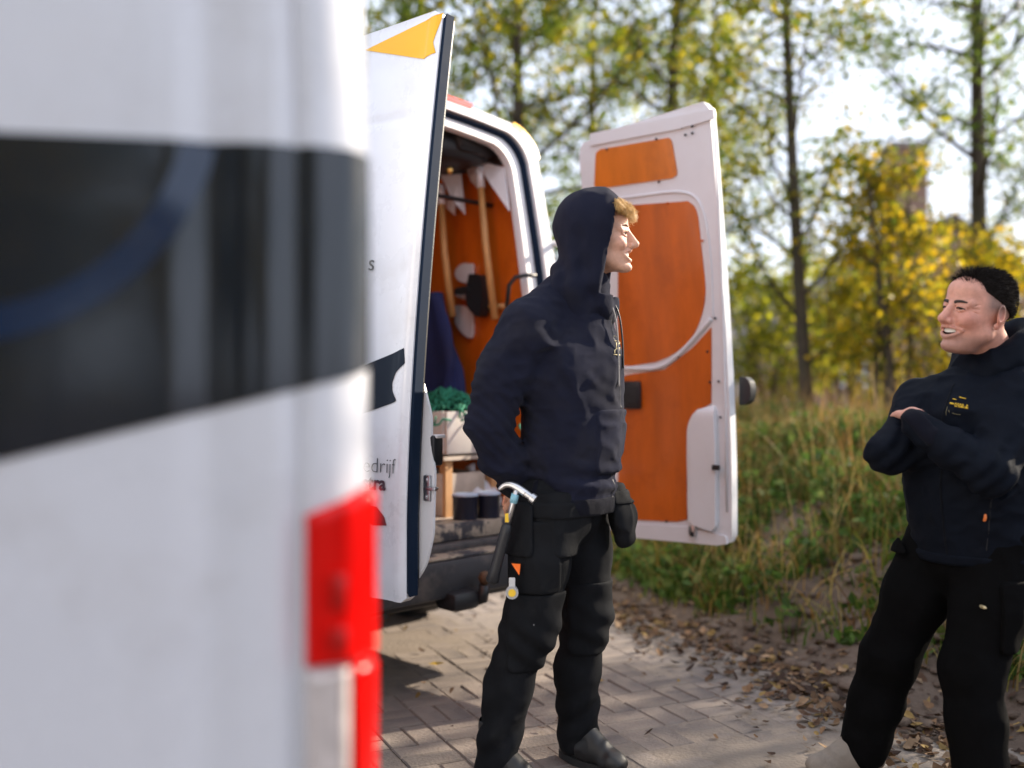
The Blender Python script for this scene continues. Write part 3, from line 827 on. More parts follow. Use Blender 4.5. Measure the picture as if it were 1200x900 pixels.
# rear of the near van: closed double doors, handle, hinges, bumper, second lamp
MB().box((-.004, .96, 1.45), (.012, .010, 2.0)).build('door_seam', MAT['seal'], fv)
for z_ in (1.62,): MB().box((-.024, .52, z_), (.05, .62, .62), b=.05).build('rear_window', MAT['glass'], fv, auto=40); MB().box((-.024, 1.40, z_), (.05, .62, .62), b=.05).build('rear_window', MAT['glass'], fv, auto=40)
MB().box((-.008, .88, 1.05), (.03, .06, .16), b=.012).build('door_handle', MAT['black'], fv, auto=40)
for y_ in (.16, 1.76):
    for z_ in (.85, 2.0): MB().box((-.012, y_, z_), (.03, .09, .05), b=.008).build('hinge', MAT['white_in'], fv, auto=40)
MB().box((-.046, .96, .50), (.10, 1.62, .16), b=.03).build('rear_bumper', MAT['dark'], fv, auto=40)
MB().box((-.010, 1.85, .93), (.03, .09, .44), b=.015).build('tail_lamp', MAT['redlens'], fv, auto=40)
MB().box((-.002, .52, .86), (.012, .46, .11), b=.004).build('number_plate', M('yellow_plate', (.75, .50, .02), .4), fv, auto=40)
# ------------------------------------------------------------------ ground, paving, bank
def edge_d(x, y):       # metres to the right of the paving's edge
    return (x - .49) * .924 + (y - 5.74) * .382 - .05 * np.sin(y * 1.7)
def terrain(x, y):
    d = edge_d(x, y)
    t = np.clip((d - .35) / 2.1, 0, 1); h = .86 * t * t * (3 - 2 * t)
    rough = fbm(x * 1.6 + 3, y * 1.6, x * 0 + 2.5, 4) - .5
    rough2 = fbm(x * 6 + 3, y * 6, x * 0 + 7.5, 3) - .5
    m = np.clip((d + .05) / .5, 0, 1)
    h = h + m * (rough * .36 + rough2 * .16)
    far = np.clip((d - 4) / 8, 0, 1)
    h = h - far * .35
    # a heap of dug-out soil at the foot of the bank
    h = h + .15 * np.exp(-(((x - 1.72) / .33) ** 2 + ((y - 5.45) / .33) ** 2)) + .15 * np.exp(-(((x - 2.05) / .33) ** 2 + ((y - 5.0) / .40) ** 2))
    return h - .014 + .012 * np.clip(d / .25, 0, 1)
def axis(lo, hi, c0, c1, fine, k=1.16):
    a = list(np.arange(c0, c1, fine)); s = fine
    while a[-1] < hi: s *= k; a.append(a[-1] + s)
    s = fine; b = [c0]
    while b[-1] > lo: s *= k; b.append(b[-1] - s)
    return np.array(sorted(set(b[1:] + a)))
gx_ = axis(-900, 900, -1.5, 5.5, .045); gy_ = axis(-900, 1500, 2.4, 9.5, .045)
GX, GY = np.meshgrid(gx_, gy_)
GZ = terrain(GX, GY)
MAT['soil'] = M('soil', (.105, .076, .058), .95, var=.35, scale=7, bump=.9, bscale=45, dirt=(.21, .165, .13), dirt_amt=.8, dirt_scale=2.2, spec=.2)
gme = np_mesh('ground', np.stack([GX, GY, GZ], -1).reshape(-1, 3), grid_faces(len(gy_), len(gx_)), True)
ground = put('ground', gme, MAT['soil']); tag(ground, kind='structure')

# paving: pairs of brick pavers, laid as a basket weave along the van
PA = R(-65)
pave = empty('pavement', (0, 0, 0)); 
Lp, Wp, Hp, J = .205, .101, .03, .0022
pav_cols = [(.165, .140, .128), (.195, .165, .150), (.148, .128, .120), (.215, .182, .163)]
pm = [M('paver_%d' % i, c, .9, var=.22, scale=9, bump=.5, bscale=70, dirt=(.25, .208, .172), dirt_amt=.75, dirt_scale=1.6, spec=.25, dirt_lo=.42, dirt_hi=.62) for i, c in enumerate(pav_cols)]
def paver_mesh(seed, mat):
    rr = random.Random(seed); bm = bmesh.new(); bmesh.ops.create_cube(bm, size=1)
    for v in bm.verts:
        v.co = Vector((v.co.x * (Lp - 2 * J), v.co.y * (Wp - 2 * J), v.co.z * Hp - Hp / 2))
        if v.co.z > -.01: v.co += Vector((rr.uniform(-.0015, .0015), rr.uniform(-.0015, .0015), rr.uniform(-.0015, .0015)))
    te = [e for e in bm.edges if all(v.co.z > -.02 for v in e.verts)]
    bmesh.ops.bevel(bm, geom=te, offset=.0045, segments=1, affect='EDGES')
    me = bpy.data.meshes.new('paver'); bm.to_mesh(me); bm.free(); me.materials.append(mat); return me
pmesh = [paver_mesh(i, pm[i % 4]) for i in range(12)]
ca, sa = math.cos(PA), math.sin(PA)
cells = []
rnd = random.Random(11)
for i in range(-40, 60):
    for j in range(-60, 40):
        # one cell: a square of two pavers
        cxp, cyp = (i + .5) * (Lp + .0015), (j + .5) * (Lp + .0015)
        turn = (i + j) % 2
        for k in (-1, 1):
            ox, oy = (0, k * Wp / 2 + k * .0012) if not turn else (k * Wp / 2 + k * .0012, 0)
            X = ca * (cxp + ox) - sa * (cyp + oy) + .6; Y = sa * (cxp + ox) + ca * (cyp + oy) + 4.3
            if Y < 1.0 or Y > 9.2 or X < -3.2: continue
            d = float(edge_d(np.array(X), np.array(Y)))
            if d > -.07: continue
            cells.append((X, Y, PA + (R(90) if turn else 0)))
def seen(c):
    X, Y, _ = c
    if Y < 2.9: return None
    px = 600 + FPX * X / Y; py = HOR + FPX * 1.28 / Y
    if px < 425 or px > 1060 or py > 925: return None
    if px < 480 and py < 745: return None
    return FPX * FPX / (Y ** 3)
rank = sorted([(seen(c), k) for k, c in enumerate(cells) if seen(c)], reverse=True)[:300]
pick = set(k for _, k in rank)
stv = []; 
for k, (X, Y, a) in enumerate(cells):
    dz = rnd.uniform(-.003, .002) + .004 * math.sin(X * 2.1) * math.sin(Y * 1.7)
    me = pmesh[rnd.randrange(12)]
    if k in pick:
        o = bpy.data.objects.new('paver', me); COL.objects.link(o); o.parent = pave
        o.location = (X, Y, dz); o.rotation_euler = (rnd.uniform(-.006, .006), rnd.uniform(-.006, .006), a)
    else:
        stv.append((X, Y, dz, a))
tag(pave, kind='structure')
B = np.array([(x * (Lp / 2 - J), y * (Wp / 2 - J), z) for z in (-Hp, 0) for x, y in ((-1, -1), (1, -1), (1, 1), (-1, 1))])
Fq = np.array([(4, 5, 6, 7), (0, 1, 5, 4), (1, 2, 6, 5), (2, 3, 7, 6), (3, 0, 4, 7)])
Vs = []; Fs = []
for q, (X, Y, dz, a) in enumerate(stv):
    c, s = math.cos(a), math.sin(a)
    Vs.append(np.stack([X + c * B[:, 0] - s * B[:, 1], Y + s * B[:, 0] + c * B[:, 1], B[:, 2] + dz], 1)); Fs.append(Fq + 8 * q)
o = put('far_pavers', np_mesh('far_pavers', np.concatenate(Vs), np.concatenate(Fs)), pm[1], pave); tag(o, kind='stuff')
# trodden mud that fills the joints and covers the paving towards the bank
xs = np.arange(-2.2, 3.2, .03); ys = np.arange(2.2, 8.6, .03)
MX, MY = np.meshgrid(xs, ys); dd = edge_d(MX, MY)
cov = fbm(MX * 1.3, MY * 1.3, MX * 0 + 4.2, 4)
fine = fbm(MX * 9, MY * 9, MX * 0 + 1.2, 3)
near = np.clip(1 + dd / 1.9, 0, 1)
MZ = -.0075 + .016 * np.clip(cov - .50 + .46 * near, -.5, .62) + .003 * (fine - .5) - .03 * np.clip((dd - .15) / .2, 0, 1)
mm = put('mud', np_mesh('mud', np.stack([MX, MY, MZ], -1).reshape(-1, 3), grid_faces(len(ys), len(xs)), True),
         M('trodden_mud', (.215, .180, .152), .95, var=.25, scale=5, bump=.6, bscale=60, dirt=(.125, .10, .08), dirt_amt=.8, dirt_scale=2.5, spec=.25))
tag(mm, kind='structure')
# ------------------------------------------------------------------ people: smooth solids merged in a distance field
class Sdf:
    def __init__(s, lo, hi, h, default=.05):
        s.lo = np.array(lo, dtype=np.float32); s.h = h
        s.n = np.ceil((np.array(hi) - np.array(lo)) / h).astype(int) + 1
        s.F = np.full(s.n, default, dtype=np.float32)
        s.ax = [s.lo[i] + h * np.arange(s.n[i], dtype=np.float32) for i in range(3)]
    def win(s, lo, hi):
        a = np.clip(np.floor((np.array(lo) - s.lo) / s.h).astype(int), 0, s.n); b = np.clip(np.ceil((np.array(hi) - s.lo) / s.h).astype(int) + 1, 0, s.n)
        sl = tuple(slice(a[i], b[i]) for i in range(3))
        X = s.ax[0][sl[0]][:, None, None]; Y = s.ax[1][sl[1]][None, :, None]; Z = s.ax[2][sl[2]][None, None, :]
        return sl, X, Y, Z
    def comb(s, sl, d, k, mode):
        f = s.F[sl]
        if f.size == 0: return
        if mode == 's': d = -d; sgn = -1
        else: sgn = 1
        a, b = sgn * f, sgn * d
        if k > 0:
            h = np.clip(.5 + .5 * (b - a) / k, 0, 1); r = b + (a - b) * h - k * h * (1 - h)
        else: r = np.minimum(a, b)
        s.F[sl] = sgn * r
    def cone(s, a, b, ra, rb, k=.02, mode='u', frame=None, sc=(1, 1, 1)):
        a = np.array(a, dtype=np.float32); b = np.array(b, dtype=np.float32); m = max(ra, rb) * max(1, max(sc)) + .05
        sl, X, Y, Z = s.win(np.minimum(a, b) - m, np.maximum(a, b) + m)
        if frame is not None:
            Rm = np.array(frame, dtype=np.float32)   # rows: local axes
            P = [(Rm[i, 0] * (X - a[0]) + Rm[i, 1] * (Y - a[1]) + Rm[i, 2] * (Z - a[2])) / sc[i] for i in range(3)]
            v = (Rm @ (b - a)) / np.array(sc)
            ms = min(sc)
        else:
            P = [X - a[0], Y - a[1], Z - a[2]]; v = b - a; ms = 1
        L = float(v @ v) + 1e-9
        t = np.clip((P[0] * v[0] + P[1] * v[1] + P[2] * v[2]) / L, 0, 1)
        d = np.sqrt((P[0] - t * v[0]) ** 2 + (P[1] - t * v[1]) ** 2 + (P[2] - t * v[2]) ** 2) - (ra + (rb - ra) * t)
        s.comb(sl, d * ms, k, mode)
    def ell(s, c, r, k=.02, mode='u', frame=None):
        c = np.array(c, dtype=np.float32); m = max(r) + .05
        sl, X, Y, Z = s.win(c - m, c + m)
        if frame is None: frame = np.eye(3)
        Rm = np.array(frame, dtype=np.float32)
        Q = [(Rm[i, 0] * (X - c[0]) + Rm[i, 1] * (Y - c[1]) + Rm[i, 2] * (Z - c[2])) for i in range(3)]
        k0 = np.sqrt(sum((Q[i] / r[i]) ** 2 for i in range(3))); k1 = np.sqrt(sum((Q[i] / r[i] ** 2) ** 2 for i in range(3))) + 1e-6
        s.comb(sl, k0 * (k0 - 1) / k1, k, mode)
    def path(s, pts, rad, k=.02, **kw):
        for i in range(len(pts) - 1): s.cone(pts[i], pts[i + 1], rad[i], rad[i + 1], k, **kw)
    def boxd(s, c, half, frame=None, r=.01):
        X = s.ax[0][:, None, None]; Y = s.ax[1][None, :, None]; Z = s.ax[2][None, None, :]
        Rm = np.array(frame if frame is not None else np.eye(3), dtype=np.float32)
        Q = [np.abs(Rm[i, 0] * (X - c[0]) + Rm[i, 1] * (Y - c[1]) + Rm[i, 2] * (Z - c[2])) - (half[i] - r) for i in range(3)]
        o = np.sqrt(sum(np.maximum(q, 0) ** 2 for q in Q)); return o + np.minimum(np.maximum(np.maximum(Q[0], Q[1]), Q[2]), 0) - r
    def half(s, p, nrm, k=.004):
        """keep the side the normal points away from"""
        X = s.ax[0][:, None, None]; Y = s.ax[1][None, :, None]; Z = s.ax[2][None, None, :]
        d = nrm[0] * (X - p[0]) + nrm[1] * (Y - p[1]) + nrm[2] * (Z - p[2])
        h = np.clip(.5 - .5 * (d - s.F) / k, 0, 1); s.F = (d + (s.F - d) * h + k * h * (1 - h)).astype(np.float32)
    def wrinkle(s, amp, f, seed=0.0, o=2, win=None):
        m = np.abs(s.F) < .035
        I = np.nonzero(m); x = s.ax[0][I[0]]; y = s.ax[1][I[1]]; z = s.ax[2][I[2]]
        nse = fbm(x * f[0] + seed, y * f[1] + seed, z * f[2] + seed, o)
        rid = 1 - np.abs(2 * nse - 1) * 2.2
        s.F[I] -= amp * (rid - .45)
    def fold(s, fn):
        m = np.abs(s.F) < .035
        I = np.nonzero(m); s.F[I] -= fn(s.ax[0][I[0]], s.ax[1][I[1]], s.ax[2][I[2]])
    def mesh(s, F=None):
        F = s.F if F is None else F
        S = F < 0
        c = np.zeros(tuple(s.n - 1), dtype=np.int8)
        for dx in (0, 1):
            for dy in (0, 1):
                for dz in (0, 1):
                    c += S[dx:dx + s.n[0] - 1, dy:dy + s.n[1] - 1, dz:dz + s.n[2] - 1]
        act = (c > 0) & (c < 8)
        I = np.array(np.nonzero(act)).T
        if len(I) == 0: return np.zeros((0, 3)), np.zeros((0, 4), int)
        idx = np.full(act.shape, -1, dtype=np.int64); idx[act] = np.arange(len(I))
        acc = np.zeros((len(I), 3)); cnt = np.zeros(len(I))
        offs = [(a, b, c_) for a in (0, 1) for b in (0, 1) for c_ in (0, 1)]
        val = {o: F[I[:, 0] + o[0], I[:, 1] + o[1], I[:, 2] + o[2]] for o in offs}
        for o in offs:
            for axx in range(3):
                if o[axx] == 0:
                    o2 = list(o); o2[axx] = 1; o2 = tuple(o2)
                    v0, v1 = val[o], val[o2]; cr = (v0 < 0) != (v1 < 0)
                    t = np.where(cr, v0 / np.where(cr, v0 - v1, 1), 0)
                    p = np.tile(np.array(o, dtype=float), (len(I), 1)); p[:, axx] += t
                    acc[cr] += p[cr]; cnt[cr] += 1
        V = (I + acc / cnt[:, None]) * s.h + s.lo
        quads = []
        for axx in range(3):
            sl0 = [slice(None)] * 3; sl1 = [slice(None)] * 3
            sl0[axx] = slice(0, -1); sl1[axx] = slice(1, None)
            A, Bq = S[tuple(sl0)], S[tuple(sl1)]
            E = np.array(np.nonzero(A != Bq)).T
            u, w = [i for i in range(3) if i != axx]
            ok = (E[:, u] > 0) & (E[:, w] > 0) & (E[:, u] < s.n[u] - 1) & (E[:, w] < s.n[w] - 1)
            E = E[ok]
            def cell(du, dw):
                q = E.copy(); q[:, u] += du; q[:, w] += dw; return idx[q[:, 0], q[:, 1], q[:, 2]]
            q = np.stack([cell(-1, -1), cell(0, -1), cell(0, 0), cell(-1, 0)], 1)
            flip = A[E[:, 0], E[:, 1], E[:, 2]]
            if axx == 1: flip = ~flip
            q[~flip] = q[~flip][:, ::-1]
            quads.append(q)
        return V.astype(np.float32), np.concatenate(quads)
    def obj(s, name, mat, parent, F=None, col=None, extra=None, relax=1):
        V, Q = s.mesh(F)
        if len(V): V = relaxed(V, Q, relax)
        if extra is not None:
            V2, Q2 = extra; Q = np.concatenate([Q, Q2 + len(V)]); V = np.concatenate([V, V2])
        me = np_mesh(name, V, Q, True, None if col is None else col(V))
        return put(name, me, mat, parent)
    def patch(s, name, mat, parent, c, half, frame, t, r=.01, k=.006):
        d = s.boxd(c, half, frame, r); f = s.F - t
        h = np.clip(.5 - .5 * (d - f) / k, 0, 1); g = d + (f - d) * h + k * h * (1 - h)
        g = np.maximum(g, -(s.F + .012))
        return s.obj(name, mat, parent, g.astype(np.float32))

def relaxed(V, Q, n):
    for _ in range(n):
        acc = np.zeros_like(V); cnt = np.zeros(len(V), dtype=np.float32)
        for a, b in ((0, 1), (1, 2), (2, 3), (3, 0)):
            for i, j in ((a, b), (b, a)):
                for k in range(3): acc[:, k] += np.bincount(Q[:, i], V[Q[:, j], k], len(V))
                cnt += np.bincount(Q[:, i], minlength=len(V))
        V = .5 * V + .5 * acc / np.maximum(cnt, 1)[:, None]
    return V.astype(np.float32)

def rotm(yaw=0, pitch=0, roll=0):
    """columns: the head's forward, left and up axes"""
    return np.array(Matrix.Rotation(yaw, 3, 'Z') @ Matrix.Rotation(-pitch, 3, 'Y') @ Matrix.Rotation(roll, 3, 'X'))

def make_head(c, Rm, smile=1.0, grin=0.0, eyegap=.008, crow=True, ear_y=.079, jaw_w=1.0, fat=0.0, neck_to=None, teeth_parent=None, brow=.014, mats=None, open_=.007, nose=1.0, lean_=0.0):
    """returns the skin mesh arrays in person coordinates + adds eyes and teeth"""
    s = Sdf((-.15, -.12, -.25), (.15, .12, .14), .0024, .03)
    s.ell((-.012, 0, .032), (.097, .076, .083), .01)
    s.ell((.020, 0, -.03), (.070, .0635 * jaw_w + fat, .088), .03)
    for y in (-1, 1):
        s.cone((.000, y * .050 * jaw_w, -.062), (.066, y * .014, -.102), .020 + fat, .016, .022)
        s.ell((.056, y * .040, -.026), (.026, .022 + fat * .5, .020), .018)
        if smile: s.ell((.070, y * .038, -.034), (.017, .015, .014), .010)      # cheek pushed up by the smile
        s.cone((.078, y * .012, .024), (.066, y * .048, .020), .011, .010, .012)   # brow ridge
    s.ell((.045, 0, .058), (.046, .058, .040), .02)
    s.ell((.083, 0, -.106), (.016, .018, .014), .014)                               # chin
    for y in (-1, 1): s.ell((.092, y * .031, .006), (.018, .017, .0125), .010, 's')  # sockets
    tipx = .111 + .006 * nose
    s.cone((.086, 0, .016), (tipx - .0015, 0, -.030), .0088, .0125, .009)                   # nose
    s.cone((tipx, 0, -.030), (.090, 0, -.040), .0105, .010, .006)
    s.ell((.096, 0, -.022), (.017, .0105, .020), .006)
    for y in (-1, 1):
        s.ell((.0965, y * .0135, -.036), (.012, .0085, .0085), .005)
        s.ell((.1005, y * .0075, -.0455), (.0045, .003, .0035), .003, 's')
    # mouth: muzzle, lips and opening
    s.ell((.074, 0, -.066), (.022, .032, .028), .012)
    w = .027 + .004 * smile + grin
    up = []; lo = []; opn = open_
    for i in range(9):
        t = -1 + 2 * i / 8; y = w * t; x = .0955 - .020 * t * t; zc = -.066 + smile * .007 * t * t
        up.append((x, y, zc + (opn + .001) * (1 - t * t) + .001)); lo.append((x - .003, y, zc - (opn + .002) * (1 - t * t) - .001))
    for i in range(8):
        s.cone(((up[i][0] + lo[i][0]) / 2 + .004, up[i][1], (up[i][2] + lo[i][2]) / 2), ((up[i + 1][0] + lo[i + 1][0]) / 2 + .004, up[i + 1][1], (up[i + 1][2] + lo[i + 1][2]) / 2),
               max(.001, (up[i][2] - lo[i][2]) * .5), max(.001, (up[i + 1][2] - lo[i + 1][2]) * .5), .002, 's')
    s.ell((.082, 0, -.066), (.016, .024, opn + .001), .003, 's')
    s.path(up, [.0035 + .0016 * (1 - abs(i - 4) / 4) for i in range(9)], .004)
    s.path(lo, [.0040 + .0022 * (1 - abs(i - 4) / 4) for i in range(9)], .004)
    if smile:
        for y in (-1, 1):
            s.cone((.096, y * .022, -.035), (.077, y * .046, -.074), .0042, .0044, .005, 's')      # smile fold
            for q in range(3 if crow else 0): s.cone((.062, y * (.0535 + .0015 * q), .012 - .007 * q), (.045, y * .063, .020 - .014 * q), .0012, .0008, .004, 's')
    # lids
    gap = eyegap
    for y in (-1, 1):
        e = [(.0845, y * .0170, .0040), (.0860, y * .026, .0070 + gap * .5), (.0845, y * .034, .0070 + gap * .5), (.0765, y * .046, .0030)]
        s.path(e, [.0030, .0038, .0038, .0026], .0015)
        e = [(.0845, y * .0170, .0020), (.0848, y * .026, -.0012 - gap * .5), (.0833, y * .034, -.0012 - gap * .5), (.0765, y * .046, .0005)]
        s.path(e, [.0028, .0036, .0036, .0026], .0015)
        s.cone((.0845, y * .02, .016), (.074, y * .047, .012), .0065, .005, .006)       # fold above the eye
    for y in (-1, 1):                                                                # ears
        fr = np.array(Matrix.Rotation(y * R(30), 3, 'Z') @ Matrix.Rotation(R(-10), 3, 'Y')).T
        s.ell((-.018, y * ear_y, -.002), (.022, .0080, .031), .005, frame=fr)
        s.ell((-.012, y * (ear_y + .008), .002), (.012, .0075, .021), .003, 's', frame=fr)
        s.ell((-.010, y * (ear_y - .002), -.036), (.010, .0065, .010), .005)
    b = np.linalg.inv(Rm) @ (np.array(neck_to) - np.array(c)) if neck_to is not None else np.array((-.05, 0, -.2))
    s.cone((-.035, 0, -.055), b, .056 + fat, .062 + fat, .02)
    if fat: s.ell((.035, 0, -.108), (.040, .035, .016), .022)
    V, Q = s.mesh()
    # colour that belongs to the skin: lips, flush of the cheeks, shaved beard and side hair
    L = V
    dl = np.full(len(L), 9.0)
    for P in (up, lo):
        for a in P: dl = np.minimum(dl, np.sqrt(((L - np.array(a)) ** 2).sum(1)))
    lip = np.clip(1 - (dl - .0035) / .003, 0, 1) * np.clip((.030 - np.abs(L[:, 1])) / .010, 0, 1)
    cav = ((L[:, 0] < .086) & (np.abs(L[:, 1]) < .025) & (np.abs(L[:, 2] + .066) < .012) & (L[:, 0] > .05)).astype(float)
    Vw = (Rm @ V.T).T + np.array(c)
    return Vw, Q, V, lip, cav, up, lo

def head_extras(c, Rm, parent, m_eye, m_iris, m_teeth, brow_mat, brow_r=.0022, look=0.0, gap=.008, tw=.024, bz=0.0, lash=1.0):
    W = lambda p: tuple(Rm @ np.array(p) + np.array(c))
    Mx = Matrix(Rm.tolist()).to_4x4()
    for y in (-1, 1):
        e = MB().lathe([(.011 * math.sin(a), -.011 * math.cos(a)) for a in np.linspace(.08, math.pi - .08, 9)], W((.0735, y * .031, .0035)), 14).build('eye', m_eye, parent, smooth=True)
        d = Vector((math.cos(look), math.sin(look), -.02)); p = Vector((.0735, y * .031, .0035)) + d * .0095
        q = Matrix.Translation(W(p)) @ Mx @ d.to_track_quat('Z', 'Y').to_matrix().to_4x4()
        MB().lathe([(.0058, 0), (.0050, .0016), (.002, .0022)], (0, 0, 0), 12, q).build('iris', m_iris, e, smooth=True)
        pts = [(.0885, y * .013, .0255 + bz), (.0900, y * .024, .0300 + bz * 1.3), (.0850, y * .037, .0305 + bz * 1.3), (.0735, y * .050, .0235 + bz * .6)]
        MB().tube([W(p) for p in smooth3(pts)], [brow_r * k for k in np.linspace(1.5, .6, len(smooth3(pts)))], 6).build('eyebrow', brow_mat, parent, smooth=True)
    for y in (-1, 1):
        e = [(.0870, y * .0170, .0030), (.0890, y * .026, .0036 + gap * .5), (.0872, y * .034, .0036 + gap * .5), (.0790, y * .0475, .0016)]
        MB().tube([W(p) for p in smooth3(e)], [.0009 * lash, .0013 * lash, .0013 * lash, .0010 * lash], 5).build('eyelash', brow_mat, parent, smooth=True)
    tp = []; nt = 12
    for i in range(nt):
        t = -1 + 2 * i / (nt - 1)
        tp += [W((.0890 - .016 * t * t, tw * t, -.0560 + .006 * t * t)), W((.0895 - .016 * t * t, tw * t, -.0685 + .006 * t * t))]
    me = np_mesh('teeth', np.array(tp), grid_faces(nt, 2), True); put('teeth', me, m_teeth, parent)

def smooth3(pts, k=2):
    pts = [Vector(p) for p in pts]
    for _ in range(k):
        q = [pts[0]]
        for a, b in zip(pts[:-1], pts[1:]): q += [a * .75 + b * .25, a * .25 + b * .75]
        pts = q + [pts[-1]]
    return pts

from mathutils.bvhtree import BVHTree
def stitcher(garment, base, parent):
    me = garment.data
    bvh = BVHTree.FromPolygons([v.co + base for v in me.vertices], [tuple(p.vertices) for p in me.polygons])
    def stitch(pts, r, mat, name='chest_logo'):
        out = []
        for a, b in zip(pts[:-1], pts[1:]):
            for t in (0, .5):
                px, py = a[0] + (b[0] - a[0]) * t, a[1] + (b[1] - a[1]) * t
                h = bvh.ray_cast(CAM, ray(px, py).normalized())
                if h[0] is not None: out.append(h[0] + h[1] * .0012 - base)
        h = bvh.ray_cast(CAM, ray(*pts[-1]).normalized())
        if h[0] is not None: out.append(h[0] + h[1] * .0012 - base)
        if len(out) > 1: MB().tube(out, r, 5).build(name, mat, parent, smooth=True)
    return stitch

def add_hand(s, wrist, d, pn, curl=.5, side=1, k=.006):
    """wrist point, pointing direction, palm normal; five fingers"""
    d = Vector(d).normalized(); pn = Vector(pn); pn = (pn - d * pn.dot(d)).normalized(); a = d.cross(pn) * side
    w = Vector(wrist)
    s.cone(w - d * .02, w + d * .03, .026, .028, .015)
    for q in (-.026, -.009, .009, .026):
        s.cone(w + d * .02 + a * q * .6, w + d * .088 + a * q, .016, .0125, .012)
    for q, L in ((-.028, .060), (-.010, .074), (.010, .080), (.029, .070)):
        p = w + d * .088 + a * q; dd = d.copy(); r_ = .0095
        for j, f in enumerate((.45, .32, .23)):
            ang = curl * (.5 + .35 * j)
            dd = (dd * math.cos(ang) + pn * math.sin(ang)).normalized()
            p2 = p + dd * L * f; s.cone(p, p2, r_, r_ - .0008, k * .6); p = p2; r_ -= .0008
    p = w + d * .03 + a * .026
    for v_, L, r_ in (((a * .75 + d * .55 + pn * .2), .040, .0125), ((a * .35 + d * .85 + pn * .35), .032, .0105), ((a * .1 + d * .9 + pn * .45), .026, .0095)):
        p2 = p + v_.normalized() * L; s.cone(p, p2, r_, r_ - .001, k); p = p2

def skin_mat(name, col):
    return M(name, col, .55, var=.15, scale=55, sss=.09, sss_r=(.010, .004, .002), attr='col', bump=.14, bscale=260, spec=.4)

cloth_hood = M('navy_sweatshirt', (.0115, .0130, .0255), .95, var=.22, scale=5, bump=.35, bscale=500, sheen=.03, dirt=(.045, .043, .045), dirt_amt=.3, dirt_scale=4.5, spec=.08)
cloth_rib = M('navy_rib_knit', (.0055, .006, .012), .95, var=.2, bump=.5, bscale=300, stretch=(6, 6, .5), sheen=.03, spec=.15)
cloth_work = M('black_work_trousers', (.0090, .0098, .0118), .85, var=.4, scale=8, bump=.3, bscale=420, dirt=(.06, .058, .055), dirt_amt=.2, dirt_scale=9, spec=.1, dirt_lo=.55, dirt_hi=.8)
cloth_jack = M('dark_navy_softshell', (.0024, .0042, .0092), .78, var=.2, scale=6, bump=.15, bscale=350, spec=.12)
cloth_trs = M('black_trousers', (.0034, .0034, .0038), .9, var=.3, scale=8, bump=.3, bscale=420, spec=.06)
thread = M('grey_thread', (.20, .19, .19), .8)
logo_y = M('yellow_embroidery', (.75, .48, .03), .6)
boot_m = M('black_boot', (.010, .010, .011), .5, var=.3)
shoe_m = M('beige_work_shoe', (.24, .20, .165), .8, var=.2, bump=.2, dirt=(.12, .09, .07), dirt_amt=.7, dirt_scale=14)
eye_m = M('eye_white', (.72, .70, .68), .2); iris_m = M('iris_brown', (.05, .03, .02), .15); teeth_m = M('teeth', (.80, .77, .70), .25)
# ------------------------------------------------------------------ the tall young man in the hooded sweatshirt
YB = Vector((.17, 3.35, 0)); YT = R(-22)
man = empty('person', YB); tag(man, 'person in navy hooded sweatshirt with the hood up, hand behind back, black work trousers', 'person')
cY, sY = math.cos(YT), math.sin(YT)
def Fy(x, y, z): return (x * cY - y * sY, x * sY + y * cY, z)
FRy = np.array([(cY, sY, 0), (-sY, cY, 0), (0, 0, 1)])
SC = (.80, 1.12, 1.0)
J = dict(pel=Fy(.0, 0, .98), waist=Fy(.015, 0, 1.10), chest=Fy(.025, 0, 1.38), neck=Fy(.075, 0, 1.585),
         hipR=Fy(-.015, -.095, .95), kneeR=Fy(-.075, -.150, .52), ankR=Fy(-.165, -.185, .09), hipL=Fy(.015, .095, .95), kneeL=Fy(.035, .115, .52), ankL=Fy(.01, .135, .09),
         shR=Fy(-.045, -.205, 1.485), elR=Fy(-.165, -.235, 1.175), wrR=Fy(-.125, -.125, .95), shL=Fy(.03, .19, 1.485), elL=Fy(-.16, .27, 1.20), wrL=Fy(-.18, .12, .99))
HC = np.array(Fy(.135, .0, 1.795)); HR = rotm(R(-12), R(2), 0)
# body, one surface (head joined to it under the collar)
skinY = skin_mat('fair_skin', (.62, .36, .26))
s = Sdf((-.42, -.42, -.02), (.42, .42, 1.66), .006)
s.cone(J['pel'], J['chest'], .125, .135, .03, frame=FRy, sc=SC); s.cone(J['chest'], J['neck'], .11, .055, .05, frame=FRy, sc=SC)
for a, b, c_ in (('hipR', 'kneeR', 'ankR'), ('hipL', 'kneeL', 'ankL')):
    s.path([J[a], J[b], J[c_]], [.075, .052, .038], .03)
    s.cone(J[c_], Vector(J[c_]) + Vector((0, 0, -.05)), .036, .03, .02)
for a, b, c_ in (('shR', 'elR', 'wrR'), ('shL', 'elL', 'wrL')): s.path([J[a], J[b], J[c_]], [.052, .040, .027], .02)
add_hand(s, J['wrR'], Vector(Fy(.30, .62, -1)), Fy(0, 1, 0), .25, -1)
add_hand(s, J['wrL'], Vector(Fy(.03, -.02, -1)), Fy(0, -1, 0), .25, 1)
Vb, Qb = s.mesh()
Vh, Qh, Lh, lip, cav, up, lo = make_head(HC, HR, smile=.8, grin=.004, eyegap=.009, crow=False, neck_to=np.array(Fy(.06, 0, 1.58)), open_=.0145, nose=.4)
V = np.concatenate([Vb, Vh]); Q = np.concatenate([Qb, Qh + len(Vb)])
base = np.array((.60, .345, .245)); colr = np.tile(base, (len(V), 1))
ch = colr[len(Vb):]
flush = np.exp(-(((Lh[:, 0] - .07) / .03) ** 2 + ((np.abs(Lh[:, 1]) - .045) / .025) ** 2 + ((Lh[:, 2] + .03) / .025) ** 2))[:, None]
ch[:] = ch * (1 - .30 * flush) + np.array((.62, .25, .19)) * .30 * flush
